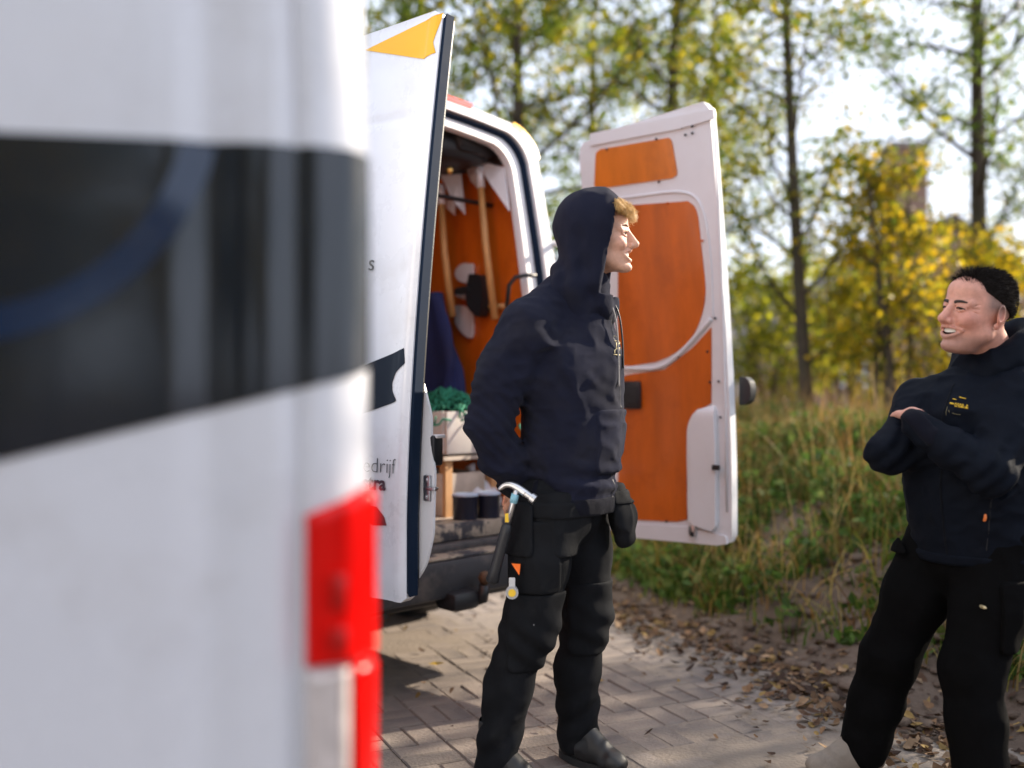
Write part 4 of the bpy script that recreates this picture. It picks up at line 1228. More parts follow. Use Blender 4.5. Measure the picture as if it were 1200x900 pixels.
ch[:] = ch * (1 - lip[:, None]) + np.array((.50, .17, .14)) * lip[:, None]
ch[:] = ch * (1 - cav[:, None]) + np.array((.10, .02, .02)) * cav[:, None]
put('body', np_mesh('body', V, Q, True, colr), skinY, man)
brow_b = M('blond_brow', (.14, .075, .03), .8)
head_extras(HC, HR, man, eye_m, iris_m, teeth_m, brow_b, .0026, gap=.009)
# curly fringe: locks of fine strands
rnd = random.Random(3); mb = MB(); WH = lambda p: Vector((HR @ np.array(p) + HC).tolist())
for k in range(100):
    y = rnd.uniform(-.068, .068); t = rnd.random()
    root = Vector((.050 + .034 * t * (1 - (y / .075) ** 2), y, .098 - .026 * t + rnd.uniform(-.004, .008)))
    out = Vector((.9, y * 5 + rnd.uniform(-.3, .3), rnd.uniform(-.25, .75))).normalized()
    r0 = rnd.uniform(.007, .014); ph = rnd.uniform(0, 6.28); ln_ = rnd.uniform(.020, .044); tw_ = rnd.choice((-1, 1)) * rnd.uniform(5, 9)
    a = out.cross(Vector((0, 0, 1))).normalized(); b = out.cross(a)
    for st in range(20):
        o_ = Vector((rnd.gauss(0, .005), rnd.gauss(0, .005), rnd.gauss(0, .005))); rr_ = r0 * rnd.uniform(.8, 1.2); pts = []
        for q in range(10):
            f = q / 9; pts.append(WH(root + o_ + out * ln_ * f + (a * math.cos(ph + tw_ * f) + b * math.sin(ph + tw_ * f)) * rr_ * min(1, f * 3) + Vector((.004 * f, 0, -.020 * f * f))))
        mb.tube(pts, [.0007, .0007, .0003], 3, False)
mb.build('hair', M('blond_hair', (.62, .41, .17), .5, var=.5, scale=90), man, smooth=True)

# sweatshirt: torso and sleeves
s = Sdf((-.42, -.42, .86), (.42, .42, 1.68), .0055)
s.cone(Fy(.020, 0, .935), Fy(.032, 0, 1.15), .166, .166, .05, frame=FRy, sc=(.92, 1.08, 1))
s.cone(Fy(.032, 0, 1.15), Fy(.03, 0, 1.36), .166, .180, .05, frame=FRy, sc=(.92, 1.10, 1))
s.cone(Fy(.03, 0, 1.36), Fy(.055, 0, 1.52), .172, .115, .06, frame=FRy, sc=(.86, 1.18, 1))
s.cone(J['neck'], Fy(.085, 0, 1.64), .085, .075, .04)
s.cone(Fy(.01, -.055, 1.585), J['shR'], .080, .080, .05); s.cone(Fy(.04, .055, 1.585), J['shL'], .080, .080, .05)
midR = (Vector(J['shR']) + Vector(J['elR'])) / 2 + Vector(Fy(-.02, -.01, 0))
s.path([J['shR'], midR, J['elR']], [.084, .080, .072], .045)
s.path([J['elR'], (Vector(J['elR']) + Vector(J['wrR'])) / 2, Vector(J['wrR']) + Vector((0, 0, .035))], [.070, .066, .052], .03)
s.path([J['shL'], J['elL']], [.082, .068], .045); s.path([J['elL'], J['wrL']], [.066, .046], .03)
# cloth folds
def folds(x, y, z):
    r_ = 0
    ex, ey, ez = J['elR']
    dist = np.sqrt((x - ex) ** 2 + (y - ey) ** 2 + ((z - ez) * .8) ** 2)
    r_ = r_ + .0055 * np.exp(-(dist / .13) ** 2) * np.sin((z * 1.0 + (x - ex) * .9) * 150 + 2 * np.sin(y * 30))
    q = np.exp(-((z - 1.0) / .06) ** 2); r_ = r_ + .006 * q * np.sin((z + .15 * x) * 95 + 3 * fbm(x * 7, y * 7, z * 3))
    return r_
s.fold(folds)
s.wrinkle(.011, (6, 6, 5), 3.3); s.wrinkle(.0055, (14, 14, 20), 8.1)
# hem cut
s.half((0, 0, .880), (0, 0, -1), .012)
hood_top = s
hoodie = s.obj('sweatshirt', cloth_hood, man)
# pouch pocket on the belly, hem and cuff ribs follow the cloth
s.patch('pouch_pocket', cloth_hood, hoodie, Fy(.15, 0, 1.12), (.16, .125, .105), FRy, .0075, .03)
s.patch('hem_rib', cloth_rib, hoodie, (0, 0, .910), (.30, .30, .030), None, .003, .01)
wd = (Vector(J['wrR']) - Vector(J['elR'])).normalized()
s.patch('cuff_rib', cloth_rib, hoodie, tuple(Vector(J['wrR']) - wd * .0), (.09, .09, .030), None, .004, .01)
zipline = M('dark_zip_tape', (.03, .03, .035), .5)
s.patch('zip', zipline, hoodie, Fy(.16, -.004, 1.25), (.12, .0042, .33), FRy, .004, .002)
cream = M('cream_print', (.62, .52, .28), .7)
st = stitcher(hoodie, YB, hoodie)
for pts in (((719.5, 394), (726, 395)), ((720, 400), (724, 399), (726, 402), (723, 405)), ((722, 402), (722, 408)), ((720, 411), (723, 408), (726, 408)), ((720, 411), (720, 414)), ((719, 415.5), (726, 416))):
    st(pts, .0016, cream)
# hood: shell over the head, open at the face
s = Sdf((-.24, -.24, 1.45), (.38, .24, 2.03), .0045)
WHt = lambda p: tuple(HR @ np.array(p) + HC)
HF = HR.T
s.ell(WHt((-.022, 0, .045)), (.128, .105, .118), .02, frame=HF)
s.cone(WHt((-.030, 0, .03)), WHt((-.040, 0, -.10)), .112, .104, .05, frame=HF, sc=(1.0, .93, 1))
s.cone(WHt((-.040, 0, -.10)), tuple(Vector(J['neck']) + Vector((-.01, 0, .01))), .104, .112, .05)
s.cone(tuple(Vector(J['neck']) + Vector((-.01, 0, .01))), Fy(.015, 0, 1.50), .110, .120, .05, frame=FRy, sc=(.9, 1.2, 1))
s.cone(WHt((.035, -.05, -.12)), Fy(.13, -.035, 1.52), .030, .030, .04); s.cone(WHt((.035, .05, -.12)), Fy(.13, .035, 1.52), .030, .030, .04)
# drape creases
def hoodfold(x, y, z):
    L = np.stack([x - HC[0], y - HC[1], z - HC[2]], 0); l = HR.T @ L
    nz = fbm(x * 5, y * 5, z * 4)
    return .0055 * np.sin((l[0] * .95 + l[2] * .25) * 85 + 9 * nz) * np.clip((.05 - l[2]) / .12, 0, 1) + .003 * np.sin((l[2] * 1.0 - l[0] * .3) * 60 + 7 * nz) * np.clip((-.05 - l[2]) / .08, 0, 1)
s.fold(hoodfold); s.wrinkle(.009, (7, 7, 5), 5.5); s.wrinkle(.004, (16, 16, 11), 1.5)
# hollow and open it
outer = s.F.copy()
t = Sdf((-.24, -.24, 1.45), (.38, .24, 2.03), .0045)
t.ell(WHt((-.018, 0, .040)), (.116, .091, .108), .02, frame=HF)
t.cone(WHt((-.022, 0, .03)), WHt((-.025, 0, -.10)), .098, .088, .04, frame=HF, sc=(1.0, .92, 1))
t.cone(WHt((.00, 0, -.10)), Fy(.09, 0, 1.565), .075, .062, .04)
t.cone(WHt((.06, 0, -.06)), WHt((.20, 0, -.10)), .09, .10, .03); t.cone(WHt((.06, 0, .02)), WHt((.22, 0, .02)), .085, .10, .03)
s.F = np.maximum(s.F, -t.F)
nv = HR @ np.array((.968, 0, -.25)); pv = WHt((.072, 0, .09))
plane = nv[0] * (s.ax[0][:, None, None] - pv[0]) + nv[1] * (s.ax[1][None, :, None] - pv[1]) + nv[2] * (s.ax[2][None, None, :] - pv[2])
s.F = np.maximum(s.F, np.minimum(plane, s.ax[2][None, None, :] - 1.60)).astype(np.float32)
s.obj('hood', cloth_hood, hoodie, relax=4)
# drawstrings
for (y0, l0) in ((-.030, .30), (.026, .24)):
    p0 = Vector(Fy(.155, y0, 1.60)); pts = [p0, p0 + Vector(Fy(.035, -.002, -.05)), p0 + Vector(Fy(.048, -.004, -.14)), p0 + Vector(Fy(.050, -.004, -l0))]
    MB().tube(smooth3(pts), .0032, 6).build('drawstring', thread if y0 < 0 else MAT['black'], hoodie, smooth=True)

# trousers
s = Sdf((-.42, -.42, .0), (.42, .42, 1.02), .0055)
s.cone(Fy(.005, 0, .90), Fy(.005, 0, 1.0), .140, .138, .03, frame=FRy, sc=(.90, 1.12, 1))
for a, b, c_, sg_ in (('hipR', 'kneeR', 'ankR', 1), ('hipL', 'kneeL', 'ankL', 1)):
    A, B_, C_ = Vector(J[a]), Vector(J[b]), Vector(J[c_])
    s.path([A + Vector((0, 0, -.03)), A.lerp(B_, .5) + Vector(Fy(.008, 0, 0)), B_ + Vector(Fy(.012, 0, 0)), B_.lerp(C_, .45) + Vector(Fy(-.012, 0, 0)), C_ + Vector((0, 0, -.02))], [.106, .096, .083, .074, .070], .035)
def tfold(x, y, z):
    r_ = 0
    for kn, ak in ((J['kneeR'], J['ankR']), (J['kneeL'], J['ankL'])):
        d1 = np.exp(-(((x - kn[0]) / .14) ** 2 + ((y - kn[1]) / .12) ** 2 + ((z - kn[2] + .03) / .10) ** 2))
        r_ = r_ + .007 * d1 * np.sin((z + .7 * x) * 70 + 4 * fbm(x * 6, y * 6, z * 2))
        d2 = np.exp(-(((x - ak[0]) / .12) ** 2 + ((y - ak[1]) / .12) ** 2 + ((z - ak[2] - .07) / .12) ** 2))
        r_ = r_ + .008 * d2 * np.sin((z - .8 * x) * 62 + 5 * fbm(x * 5, y * 5, z * 2))
    return r_
s.fold(tfold); s.wrinkle(.006, (5, 5, 4), 1.7); s.wrinkle(.004, (12, 12, 10), 4.2)
s.half((0, 0, .035), (0, 0, -1), .012)
trs = s.obj('work_trousers', cloth_work, man)
s.patch('waistband', cloth_work, trs, (0, 0, .975), (.25, .25, .026), None, .006, .008)
s.patch('cargo_pocket', cloth_work, trs, tuple(Vector(J['hipR']) * .55 + Vector(J['kneeR']) * .45 + Vector((-.015, -.08, 0))), (.085, .10, .115), None, .013, .02)
s.patch('knee_pad_pocket', cloth_work, trs, tuple(Vector(J['kneeR']) + Vector(Fy(.06, -.03, -.005))), (.09, .09, .125), FRy, .008, .02)
s.patch('knee_pad_pocket', cloth_work, trs, tuple(Vector(J['kneeL']) + Vector(Fy(.06, 0, -.005))), (.09, .10, .125), FRy, .008, .02)
s.patch('hip_pocket', cloth_work, trs, Fy(.05, -.14, .86), (.085, .07, .105), FRy, .017, .02)
s.patch('tool_pouch', cloth_work, trs, tuple(at(606, 622, 3.14) - YB), (.050, .08, .085), None, .024, .02)
s.patch('pocket_flap', cloth_work, trs, Fy(.05, -.14, .905), (.09, .075, .028), FRy, .022, .01)
s.patch('belt_loop', cloth_rib, trs, Fy(.10, -.12, .965), (.010, .10, .035), FRy, .011, .004)
s.patch('belt_loop', cloth_rib, trs, Fy(-.03, -.15, .965), (.010, .10, .035), FRy, .011, .004)
paint = M('pale_paint_spots', (.40, .40, .40), .8, var=.3)
rnd = random.Random(9)
for (dx, dz, w_, h_) in ((.02, .02, .010, .006), (.035, -.005, .012, .010), (.05, -.03, .018, .007), (.028, .012, .004, .004), (.0, .10, .004, .004), (-.02, .21, .003, .004), (.06, -.015, .006, .012)):
    s.patch('paint_fleck', paint, trs, tuple(Vector(J['kneeR']) + Vector((dx - .01, -.10, dz + .035))), (w_ * .5, .07, h_ * .7), np.array(Matrix.Rotation(R(35), 3, 'Y')), .0092, .0015)
for (dx, dz) in ((.06, .03), (.05, -.02), (.055, .01)):
    s.patch('paint_fleck', paint, trs, tuple(Vector(J['kneeL']) + Vector((dx, -.09, dz))), (.003, .05, .0035), None, .0092, .001)
# hanging nail pouch at his far hip and the grey buckle tabs
s = Sdf((.0, -.15, .70), (.36, .25, 1.02), .005)
s.cone(Fy(.150, .085, .965), Fy(.185, .085, .86), .040, .052, .02, frame=FRy, sc=(.75, 1.25, 1)); s.cone(Fy(.185, .085, .86), Fy(.190, .085, .80), .052, .046, .02, frame=FRy, sc=(.75, 1.25, 1))
s.wrinkle(.010, (14, 14, 9), 2.2); s.half((0, 0, .975), (0, 0, 1), .008)
pouch = s.obj('nail_pouch', cloth_work, trs)
s.patch('pouch_flap', cloth_work, pouch, Fy(.18, .085, .93), (.09, .09, .022), FRy, .006, .008)
# boots
def boot(ank, yaw, mat, parent, sole_mat, name='boot', lace=True, laces_mat=None):
    s = Sdf((-.13, -.08, -.01), (.24, .08, .22), .004)
    s.cone((0, 0, .09), (-.005, 0, .20), .050, .054, .02); s.cone((-.03, 0, .05), (.05, 0, .055), .044, .045, .03)
    s.cone((.05, 0, .055), (.14, 0, .038), .046, .040, .03, sc=(1, 1.05, .9), frame=np.eye(3)); s.ell((.155, 0, .035), (.05, .046, .034), .02)
    s.cone((.02, 0, .12), (.10, 0, .07), .03, .03, .03)
    s.half((0, 0, .012), (0, 0, -1), .006); s.wrinkle(.003, (20, 20, 20), 2)
    o = s.obj(name, mat, parent); o.location = (ank[0], ank[1], 0); o.rotation_euler = (0, 0, yaw)
    out = []
    for i in range(28):
        a = 2 * math.pi * i / 28; x = .06 + .145 * math.cos(a); y = .050 * math.sin(a) * (1 - .12 * math.cos(a + 2.6))
        out.append((x, y))
    MB().prism(out, .024, Matrix.Translation((0, 0, .0))).build('sole', sole_mat, o, auto=40)
    lm = MB()
    for i in range(5):
        x = .035 + .02 * i; z = .128 - .014 * i
        lm.tube([(x, -.032, z - .012), (x + .006, 0, z + .010), (x, .032, z - .012)], .0032, 5)
    lm.build('laces', laces_mat or MAT['black'], o, smooth=True)
    return o
boot(J['ankR'], YT - R(12), boot_m, man, MAT['rubber'])
boot(J['ankL'], YT + R(-22), boot_m, man, MAT['rubber'], laces_mat=thread)

# claw hammer in the hip holster and the things in his thigh pocket
hp = Vector((YB.x, YB.y, 0))
hz = at(612, 573, 3.11); 
ham = empty('claw_hammer', hz); tag(ham, 'claw hammer with steel head and black grip hanging at the hip of the hooded person', 'hammer')
g0 = at(603, 583, 3.11) - hz; g1 = at(594, 617, 3.12) - hz; g2 = at(577, 680, 3.14) - hz
MB().tube([g0 + (g0 - g1) * .35, g1], [.0095, .0095], 10).build('shaft', MAT['steel'], ham, smooth=True)
MB().tube([g1 + (g0 - g1) * .1, g1, g1.lerp(g2, .15), g1.lerp(g2, .8), g2, g2 + (g2 - g1) * .05], [.010, .016, .018, .018, .022, .015], 12).build('grip', MAT['black'], ham, smooth=True)
claw = at(584, 574, 3.12) - hz; face_ = at(627, 586, 3.09) - hz; mid_ = at(603, 569, 3.11) - hz
hd = MB().tube(smooth3([claw, claw.lerp(mid_, .5) + Vector((0, 0, .012)), mid_, mid_.lerp(face_, .55)]), [.004, .006, .008, .009, .010, .0115, .0125, .0125, .013, .0130], 12)
hd.build('head', MAT['steel'], ham, smooth=True)
MB().tube([mid_.lerp(face_, .5), mid_.lerp(face_, .78), mid_.lerp(face_, .80), face_], [.0125, .011, .016, .016], 14).build('striking_face', MAT['steel'], ham, auto=40)
MB().tube([g0 + (g0 - g1) * .12 , g0 + (g0 - g1) * -.18], .0125, 10).build('tape_band', M('light_blue_tape', (.20, .42, .52), .6), ham, smooth=True)
lb = at(594, 607, 3.11)
o = MB().box((0, 0, 0), (.012, .005, .028), b=.002).build('holster_label', logo_y, None); o.location = lb
tag(o, 'small yellow and black label on the hammer holster', 'label tag')
p = at(604, 666, 3.13)
o = MB().add([(-.012, 0, .014), (.016, 0, .012), (.012, 0, -.022), (-.012, .012, .014), (.016, .012, .012), (.012, .012, -.022)], [(0, 1, 2), (5, 4, 3), (0, 3, 4, 1), (1, 4, 5, 2), (2, 5, 3, 0)]).build('orange_pencil_tip', M('bright_orange', (.9, .16, .01), .5), None)
o.location = p; tag(o, 'bright orange corner peeking out of the black thigh pocket', 'marker')
p = at(600, 694, 3.115)
tm = empty('tape_measure', p); tag(tm, 'grey and yellow tape measure clipped low on the thigh pocket', 'tape measure')
MB().tube([(0, .012, 0), (0, -.012, 0)], .020, 16).build('case', M('grey_case', (.35, .36, .38), .4), tm, auto=40)
MB().tube([(0, -.010, 0), (0, -.016, 0)], .012, 14).build('disc', logo_y, tm, auto=40)
MB().box((0, 0, .03), (.02, .016, .03), b=.003).build('clip', M('pale_clip', (.5, .5, .5), .4), tm)
# ------------------------------------------------------------------ the laughing man with folded arms
OB = Vector((1.46, 3.16, 0)); OT = R(218)
old = empty('person', OB); tag(old, 'laughing person in dark navy jacket with folded arms, short dark hair, black trousers', 'person')
cO, sO = math.cos(OT), math.sin(OT)
def Fo(x, y, z): return (x * cO - y * sO, x * sO + y * cO, z)
FRo = np.array([(cO, sO, 0), (-sO, cO, 0), (0, 0, 1)])
def wo(px, py, Y):       # measured point, relative to the person
    return tuple(at(px, py, Y) - OB)
HCo = np.array(wo(1144, 366, 3.10)); HRo = rotm(R(199), R(5), R(-8)) @ np.diag((1.09, 1.00, 1.06))
neck = np.array(wo(1166, 424, 3.18))
J2 = dict(pel=Fo(-.02, 0, .84), neck=tuple(neck), hipR=Fo(-.01, -.10, .82), hipL=Fo(-.01, .10, .82),
          kneeR=wo(1043, 768, 3.30), ankR=wo(1012, 872, 3.36), kneeL=wo(1139, 785, 3.06), ankL=wo(1150, 905, 3.02),
          shR=wo(1080, 474, 3.27), shL=wo(1200, 468, 3.05), elR=wo(1044, 528, 3.15), elL=wo(1160, 553, 2.93),
          wrR=wo(1112, 522, 3.10), wrL=wo(1078, 500, 3.03))
s = Sdf((-.55, -.45, -.02), (.40, .45, 1.45), .006)
s.cone(J2['pel'], tuple(np.array(Fo(0, 0, 1.2))), .15, .15, .04, frame=FRo, sc=(.9, 1.1, 1)); s.cone(Fo(-.01, 0, 1.15), tuple(neck), .10, .05, .05, frame=FRo, sc=(.7, 1.1, 1))
for a, b, c_ in (('hipR', 'kneeR', 'ankR'), ('hipL', 'kneeL', 'ankL')):
    s.path([J2[a], J2[b], J2[c_]], [.08, .055, .04], .03)
    s.cone(J2[c_], Vector(J2[c_]) + Vector((0, 0, -.05)), .036, .03, .02)
for a, b, c_ in (('shR', 'elR', 'wrR'), ('shL', 'elL', 'wrL')): s.path([J2[a], J2[b], J2[c_]], [.05, .04, .028], .02)
dL = Vector((.006, .10, .006))
add_hand(s, wo(1073, 488, 3.07), dL, (0, 0, -1), .3, -1)
add_hand(s, J2['wrR'], Vector(J2['wrR']) - Vector(J2['elR']), Fo(-1, 0, 0), .3, -1)
Vb, Qb = s.mesh()
Vh, Qh, Lh, lip, cav, up, lo = make_head(HCo, HRo, smile=1.0, grin=.012, eyegap=.0045, ear_y=.083, jaw_w=1.05, fat=.001, neck_to=neck + np.array((0, 0, .0)), open_=.0125, nose=.7)
V = np.concatenate([Vb, Vh]); Q = np.concatenate([Qb, Qh + len(Vb)])
base = np.array((.60, .30, .225)); colr = np.tile(base, (len(V), 1)); ch = colr[len(Vb):]
flush = np.exp(-(((Lh[:, 0] - .06) / .035) ** 2 + ((np.abs(Lh[:, 1]) - .045) / .03) ** 2 + ((Lh[:, 2] + .03) / .03) ** 2))[:, None]
ch[:] = ch * (1 - .5 * flush) + np.array((.50, .15, .11)) * .5 * flush
ear = ((np.abs(Lh[:, 1]) > .083) & (np.abs(Lh[:, 2] + .004) < .045) & (Lh[:, 0] < .012))[:, None]
ch[:] = np.where(ear, ch * .7 + np.array((.55, .12, .07)) * .3, ch)
nosef = np.exp(-(((Lh[:, 0] - .11) / .02) ** 2 + (Lh[:, 1] / .02) ** 2 + ((Lh[:, 2] + .03) / .02) ** 2))[:, None]
ch[:] = ch * (1 - .4 * nosef) + np.array((.52, .17, .13)) * .4 * nosef
beard = (np.clip((-.062 - Lh[:, 2]) / .02, 0, 1) * np.clip((Lh[:, 0] + .02) / .03, 0, 1) * np.clip((Lh[:, 2] + .135) / .01, 0, 1))[:, None]
ch[:] = ch * (1 - .42 * beard) + np.array((.16, .11, .10)) * .42 * beard
side = (np.clip((Lh[:, 2] + .012) / .03, 0, 1) * np.clip((.036 - Lh[:, 0]) / .024, 0, 1) * (np.abs(Lh[:, 1]) > .04))[:, None]
ch[:] = ch * (1 - .72 * side) + np.array((.14, .11, .10)) * .72 * side
ch[:] = ch * (1 - lip[:, None]) + np.array((.42, .12, .10)) * lip[:, None]
ch[:] = ch * (1 - cav[:, None]) + np.array((.08, .015, .015)) * cav[:, None]
put('body', np_mesh('body', V, Q, True, colr), skin_mat('ruddy_skin', (.5, .25, .18)), old)
brow_d = M('dark_brow', (.035, .024, .02), .8)
head_extras(HCo, HRo, old, eye_m, iris_m, teeth_m, brow_d, .0042, look=R(12), gap=.0045, tw=.032, bz=-.005, lash=1.5)
# hair: short dense strands over a cap
hair_m = M('dark_hair', (.011, .0085, .0075), .85, spec=.12, var=.5, scale=80)
s = Sdf((-.15, -.12, -.10), (.15, .12, .16), .004, .03)
s.ell((-.014, 0, .036), (.1005, .0790, .0915), .01)
X = s.ax[0][:, None, None]; Y = s.ax[1][None, :, None]; Z = s.ax[2][None, None, :]
hl = np.maximum(.066 - Z + np.clip((np.abs(Y) - .03) * .9, 0, .1) * 0 - np.clip(.045 - X, 0, .2) * 0.55, X - .070 + np.clip((np.abs(Y) - .028), 0, 1) * 1.0)
hl = np.maximum(hl, -(Z - (.062 - np.clip(.05 - X, 0, .2) * .75)))
s.F = np.maximum(s.F, hl).astype(np.float32)
Vc, Qc = s.mesh(); Vcw = (HRo @ Vc.T).T + HCo
cap = put('hair', np_mesh('hair', Vcw, Qc, True), hair_m, old)
rg = np.random.default_rng(5); mb = MB(); WO = lambda p: (HRo @ np.array(p) + HCo)
idx = rg.choice(len(Vc), 9000)
VV = []; FF = []
for q, i in enumerate(idx):
    p = Vc[i]; nrm = (p - np.array((-.014, 0, .03))); nrm = nrm / np.linalg.norm(nrm)
    front = np.clip((p[0] - .02) / .05, 0, 1); ln = .012 + .014 * np.clip((p[2] - .06) / .05, 0, 1) + .010 * front * np.clip((p[2] - .07) / .03, 0, 1)
    dirn = nrm * .45 + np.array((-.9 + 1.1 * front, 0, .35 * front - .1)) * .9 + rg.normal(0, .18, 3); dirn /= np.linalg.norm(dirn)
    sd_ = np.cross(dirn, rg.normal(0, 1, 3)); sd_ /= np.linalg.norm(sd_) + 1e-6; w_ = .0006
    tri = [p - sd_ * w_, p + sd_ * w_, p + dirn * ln * .6 + sd_ * w_ * .8, p + dirn * ln + np.array((0, 0, -.001))]
    VV += [WO(t_) for t_ in tri]; FF.append((4 * q, 4 * q + 1, 4 * q + 2, 4 * q + 3))
put('hair_strands', np_mesh('hair_strands', np.array(VV), np.array(FF)), hair_m, cap)

# jacket
s = Sdf((-.55, -.45, .68), (.45, .45, 1.56), .0055)
s.cone(Fo(-.005, 0, .80), Fo(.01, 0, .98), .170, .170, .05, frame=FRo, sc=(.92, 1.12, 1))
s.cone(Fo(.01, 0, .98), Fo(-.005, 0, 1.17), .170, .168, .05, frame=FRo, sc=(.92, 1.12, 1))
chest = np.array(Fo(-.005, 0, 1.17)); 
s.cone(tuple(chest), tuple(neck + np.array((0, 0, -.075))), .170, .105, .06, frame=FRo, sc=(.88, 1.2, 1))
s.cone(tuple(neck + np.array((0, 0, -.05))), J2['shR'], .070, .074, .05); s.cone(tuple(neck + np.array((0, 0, -.05))), J2['shL'], .075, .080, .05)
s.path([J2['shR'], J2['elR']], [.076, .067], .04); s.path([J2['shL'], J2['elL']], [.080, .069], .04)
s.path([J2['elR'], J2['wrR']], [.070, .050], .03)
s.path([J2['elL'], tuple((Vector(J2['elL']) + Vector(wo(1074, 498, 3.03))) / 2), tuple(Vector(wo(1074, 498, 3.03)))], [.064, .058, .044], .02)
def ofold(x, y, z):
    r_ = 0
    for e in (J2['elL'], J2['elR']):
        d1 = np.exp(-(((x - e[0]) / .13) ** 2 + ((y - e[1]) / .13) ** 2 + ((z - e[2]) / .11) ** 2))
        r_ = r_ + .006 * d1 * np.sin(((z - e[2]) * .8 - (x - e[0]) * .9) * 110 + 4 * fbm(x * 6, y * 6, z * 4))
    return r_
s.fold(ofold); s.wrinkle(.010, (6, 6, 5), 6.3); s.wrinkle(.005, (15, 15, 19), 2.1)
s.half((0, 0, .745), (0, 0, -1), .014)
jac = s.obj('jacket', cloth_jack, old)
s.patch('cuff', cloth_rib, jac, wo(1074, 498, 3.03), (.028, .07, .06), np.array(Matrix.Rotation(R(35), 3, 'Y')), .0035, .006)
s.patch('front_zip', M('dark_zip', (.004, .005, .008), .7, spec=.1), jac, Fo(.15, -.005, 1.08), (.055, .005, .34), FRo, .004, .002)
s.patch('side_seam', M('seam_dark', (.002, .003, .006), .7), jac, wo(1163, 610, 2.96), (.0035, .09, .115), None, .0025, .002)
s.patch('zip_pull', M('orange_pull', (.75, .20, .05), .5), jac, wo(1158, 608, 2.96), (.004, .08, .013), None, .006, .002)
s.patch('hem', cloth_jack, jac, (0, 0, .765), (.32, .32, .018), None, .003, .008)
# embroidered emblem on the chest: dashes, a small leaf, two short lines of tiny letters, a faint bracket
st = stitcher(jac, OB, jac); dim = M('dull_embroidery', (.16, .13, .06), .7)
for pts in (((1124.5, 465.5), (1132, 467.5)), ((1117, 467.5), (1121, 468.5)), ((1114, 472.5), (1118, 473.5))): st(pts, .0016 if pts[0][0] > 1115 else .0032, logo_y)
for x0 in (1119.5, 1122.3, 1125.0, 1127.6, 1132.6):      # upper line
    y0 = 472 + (x0 - 1119) * .18; st(((x0, y0 + 2.2), (x0 + .9, y0), (x0 + 1.8, y0 + 2.2)), .0011, logo_y)
st(((1119.3, 474.2), (1119.5, 476.6), (1121.4, 476.6), (1121.6, 474.2)), .0012, logo_y)     # U
for x0 in (1123.4, 1125.8, 1127.8, 1131.0, 1132.8):      # lower line
    y0 = 475.2 + (x0 - 1123) * .18; st(((x0, y0 + 2.4), (x0, y0), (x0 + 1.3, y0 + 1.0), (x0 + 1.3, y0 + 2.4)), .0011, logo_y)
st(((1110.5, 477), (1109, 483), (1109, 487)), .0010, dim); st(((1112, 481), (1113, 483.5)), .0012, dim); st(((1116, 484), (1121, 485.5), (1126, 486)), .0010, dim)
# hood lying round the neck
s = Sdf((-.45, -.40, 1.15), (.45, .45, 1.66), .005)
rngp = []; Fd = Vector((HRo[0, 0], HRo[1, 0], 0)).normalized(); Ld = Vector((-Fd.y, Fd.x, 0)); NB = Vector(neck) + Vector((.0, 0, .052))
for i in range(25):
    a = 2 * math.pi * i / 24; f = math.cos(a); l_ = math.sin(a)
    rngp.append((NB + Fd * (.098 * f - .012) + Ld * (.100 * l_) + Vector((0, 0, -.046 * f - .002)), .024 + .014 * (1 - f) / 2))
for i in range(24): s.cone(tuple(rngp[i][0]), tuple(rngp[i + 1][0]), rngp[i][1], rngp[i + 1][1], .02)
for i in range(24):
    p = rngp[i][0]; q = rngp[i + 1][0]
    for dz_ in (.045, .09): s.cone(tuple(p + Vector((0, 0, -dz_))), tuple(q + Vector((0, 0, -dz_))), .032, .034, .03)
bk = NB - Fd * .13 + Vector((0, 0, -.045))
s.ell(tuple(bk), (.075, .12, .055), .04, frame=np.array([tuple(Fd), tuple(Ld), (0, 0, 1)]))
s.wrinkle(.010, (11, 11, 9), 4.4)
s.obj('hood', cloth_jack, jac)
# trousers
s = Sdf((-.55, -.45, -.0), (.40, .45, .92), .0055)
s.cone(Fo(-.005, 0, .78), Fo(-.005, 0, .88), .150, .150, .03, frame=FRo, sc=(.92, 1.12, 1))
for a, b, c_ in (('hipR', 'kneeR', 'ankR'), ('hipL', 'kneeL', 'ankL')):
    A, B_, C_ = Vector(J2[a]), Vector(J2[b]), Vector(J2[c_])
    s.path([A, A.lerp(B_, .5), B_, B_.lerp(C_, .5), C_ + Vector((0, 0, -.01))], [.110, .102, .088, .082, .080], .035)
s.wrinkle(.007, (5, 5, 4), 9.7); s.wrinkle(.004, (12, 12, 10), 3.2)
s.half((0, 0, .03), (0, 0, -1), .012)
trs = s.obj('trousers', cloth_trs, old)
s.patch('cargo_pocket', cloth_trs, trs, tuple(Vector(J2['hipL']).lerp(Vector(J2['kneeL']), .55) + Vector((.06, -.05, 0))), (.07, .10, .11), None, .013, .02)
s.patch('pocket_button', M('brass_button', (.6, .5, .3), .4, metal=.5), trs, wo(1161, 716, 2.93), (.006, .10, .006), None, .018, .003)
s.patch('hip_flap', cloth_trs, trs, wo(1046, 632, 3.22), (.04, .10, .05), None, .018, .01)
boot((J2['ankR'][0], J2['ankR'][1]), R(190), shoe_m, old, M('grey_sole', (.30, .27, .24), .8), 'shoe', laces_mat=MAT['black'])
boot((J2['ankL'][0], J2['ankL'][1]), R(235), shoe_m, old, M('grey_sole_b', (.30, .27, .24), .8), 'shoe', laces_mat=MAT['black'])
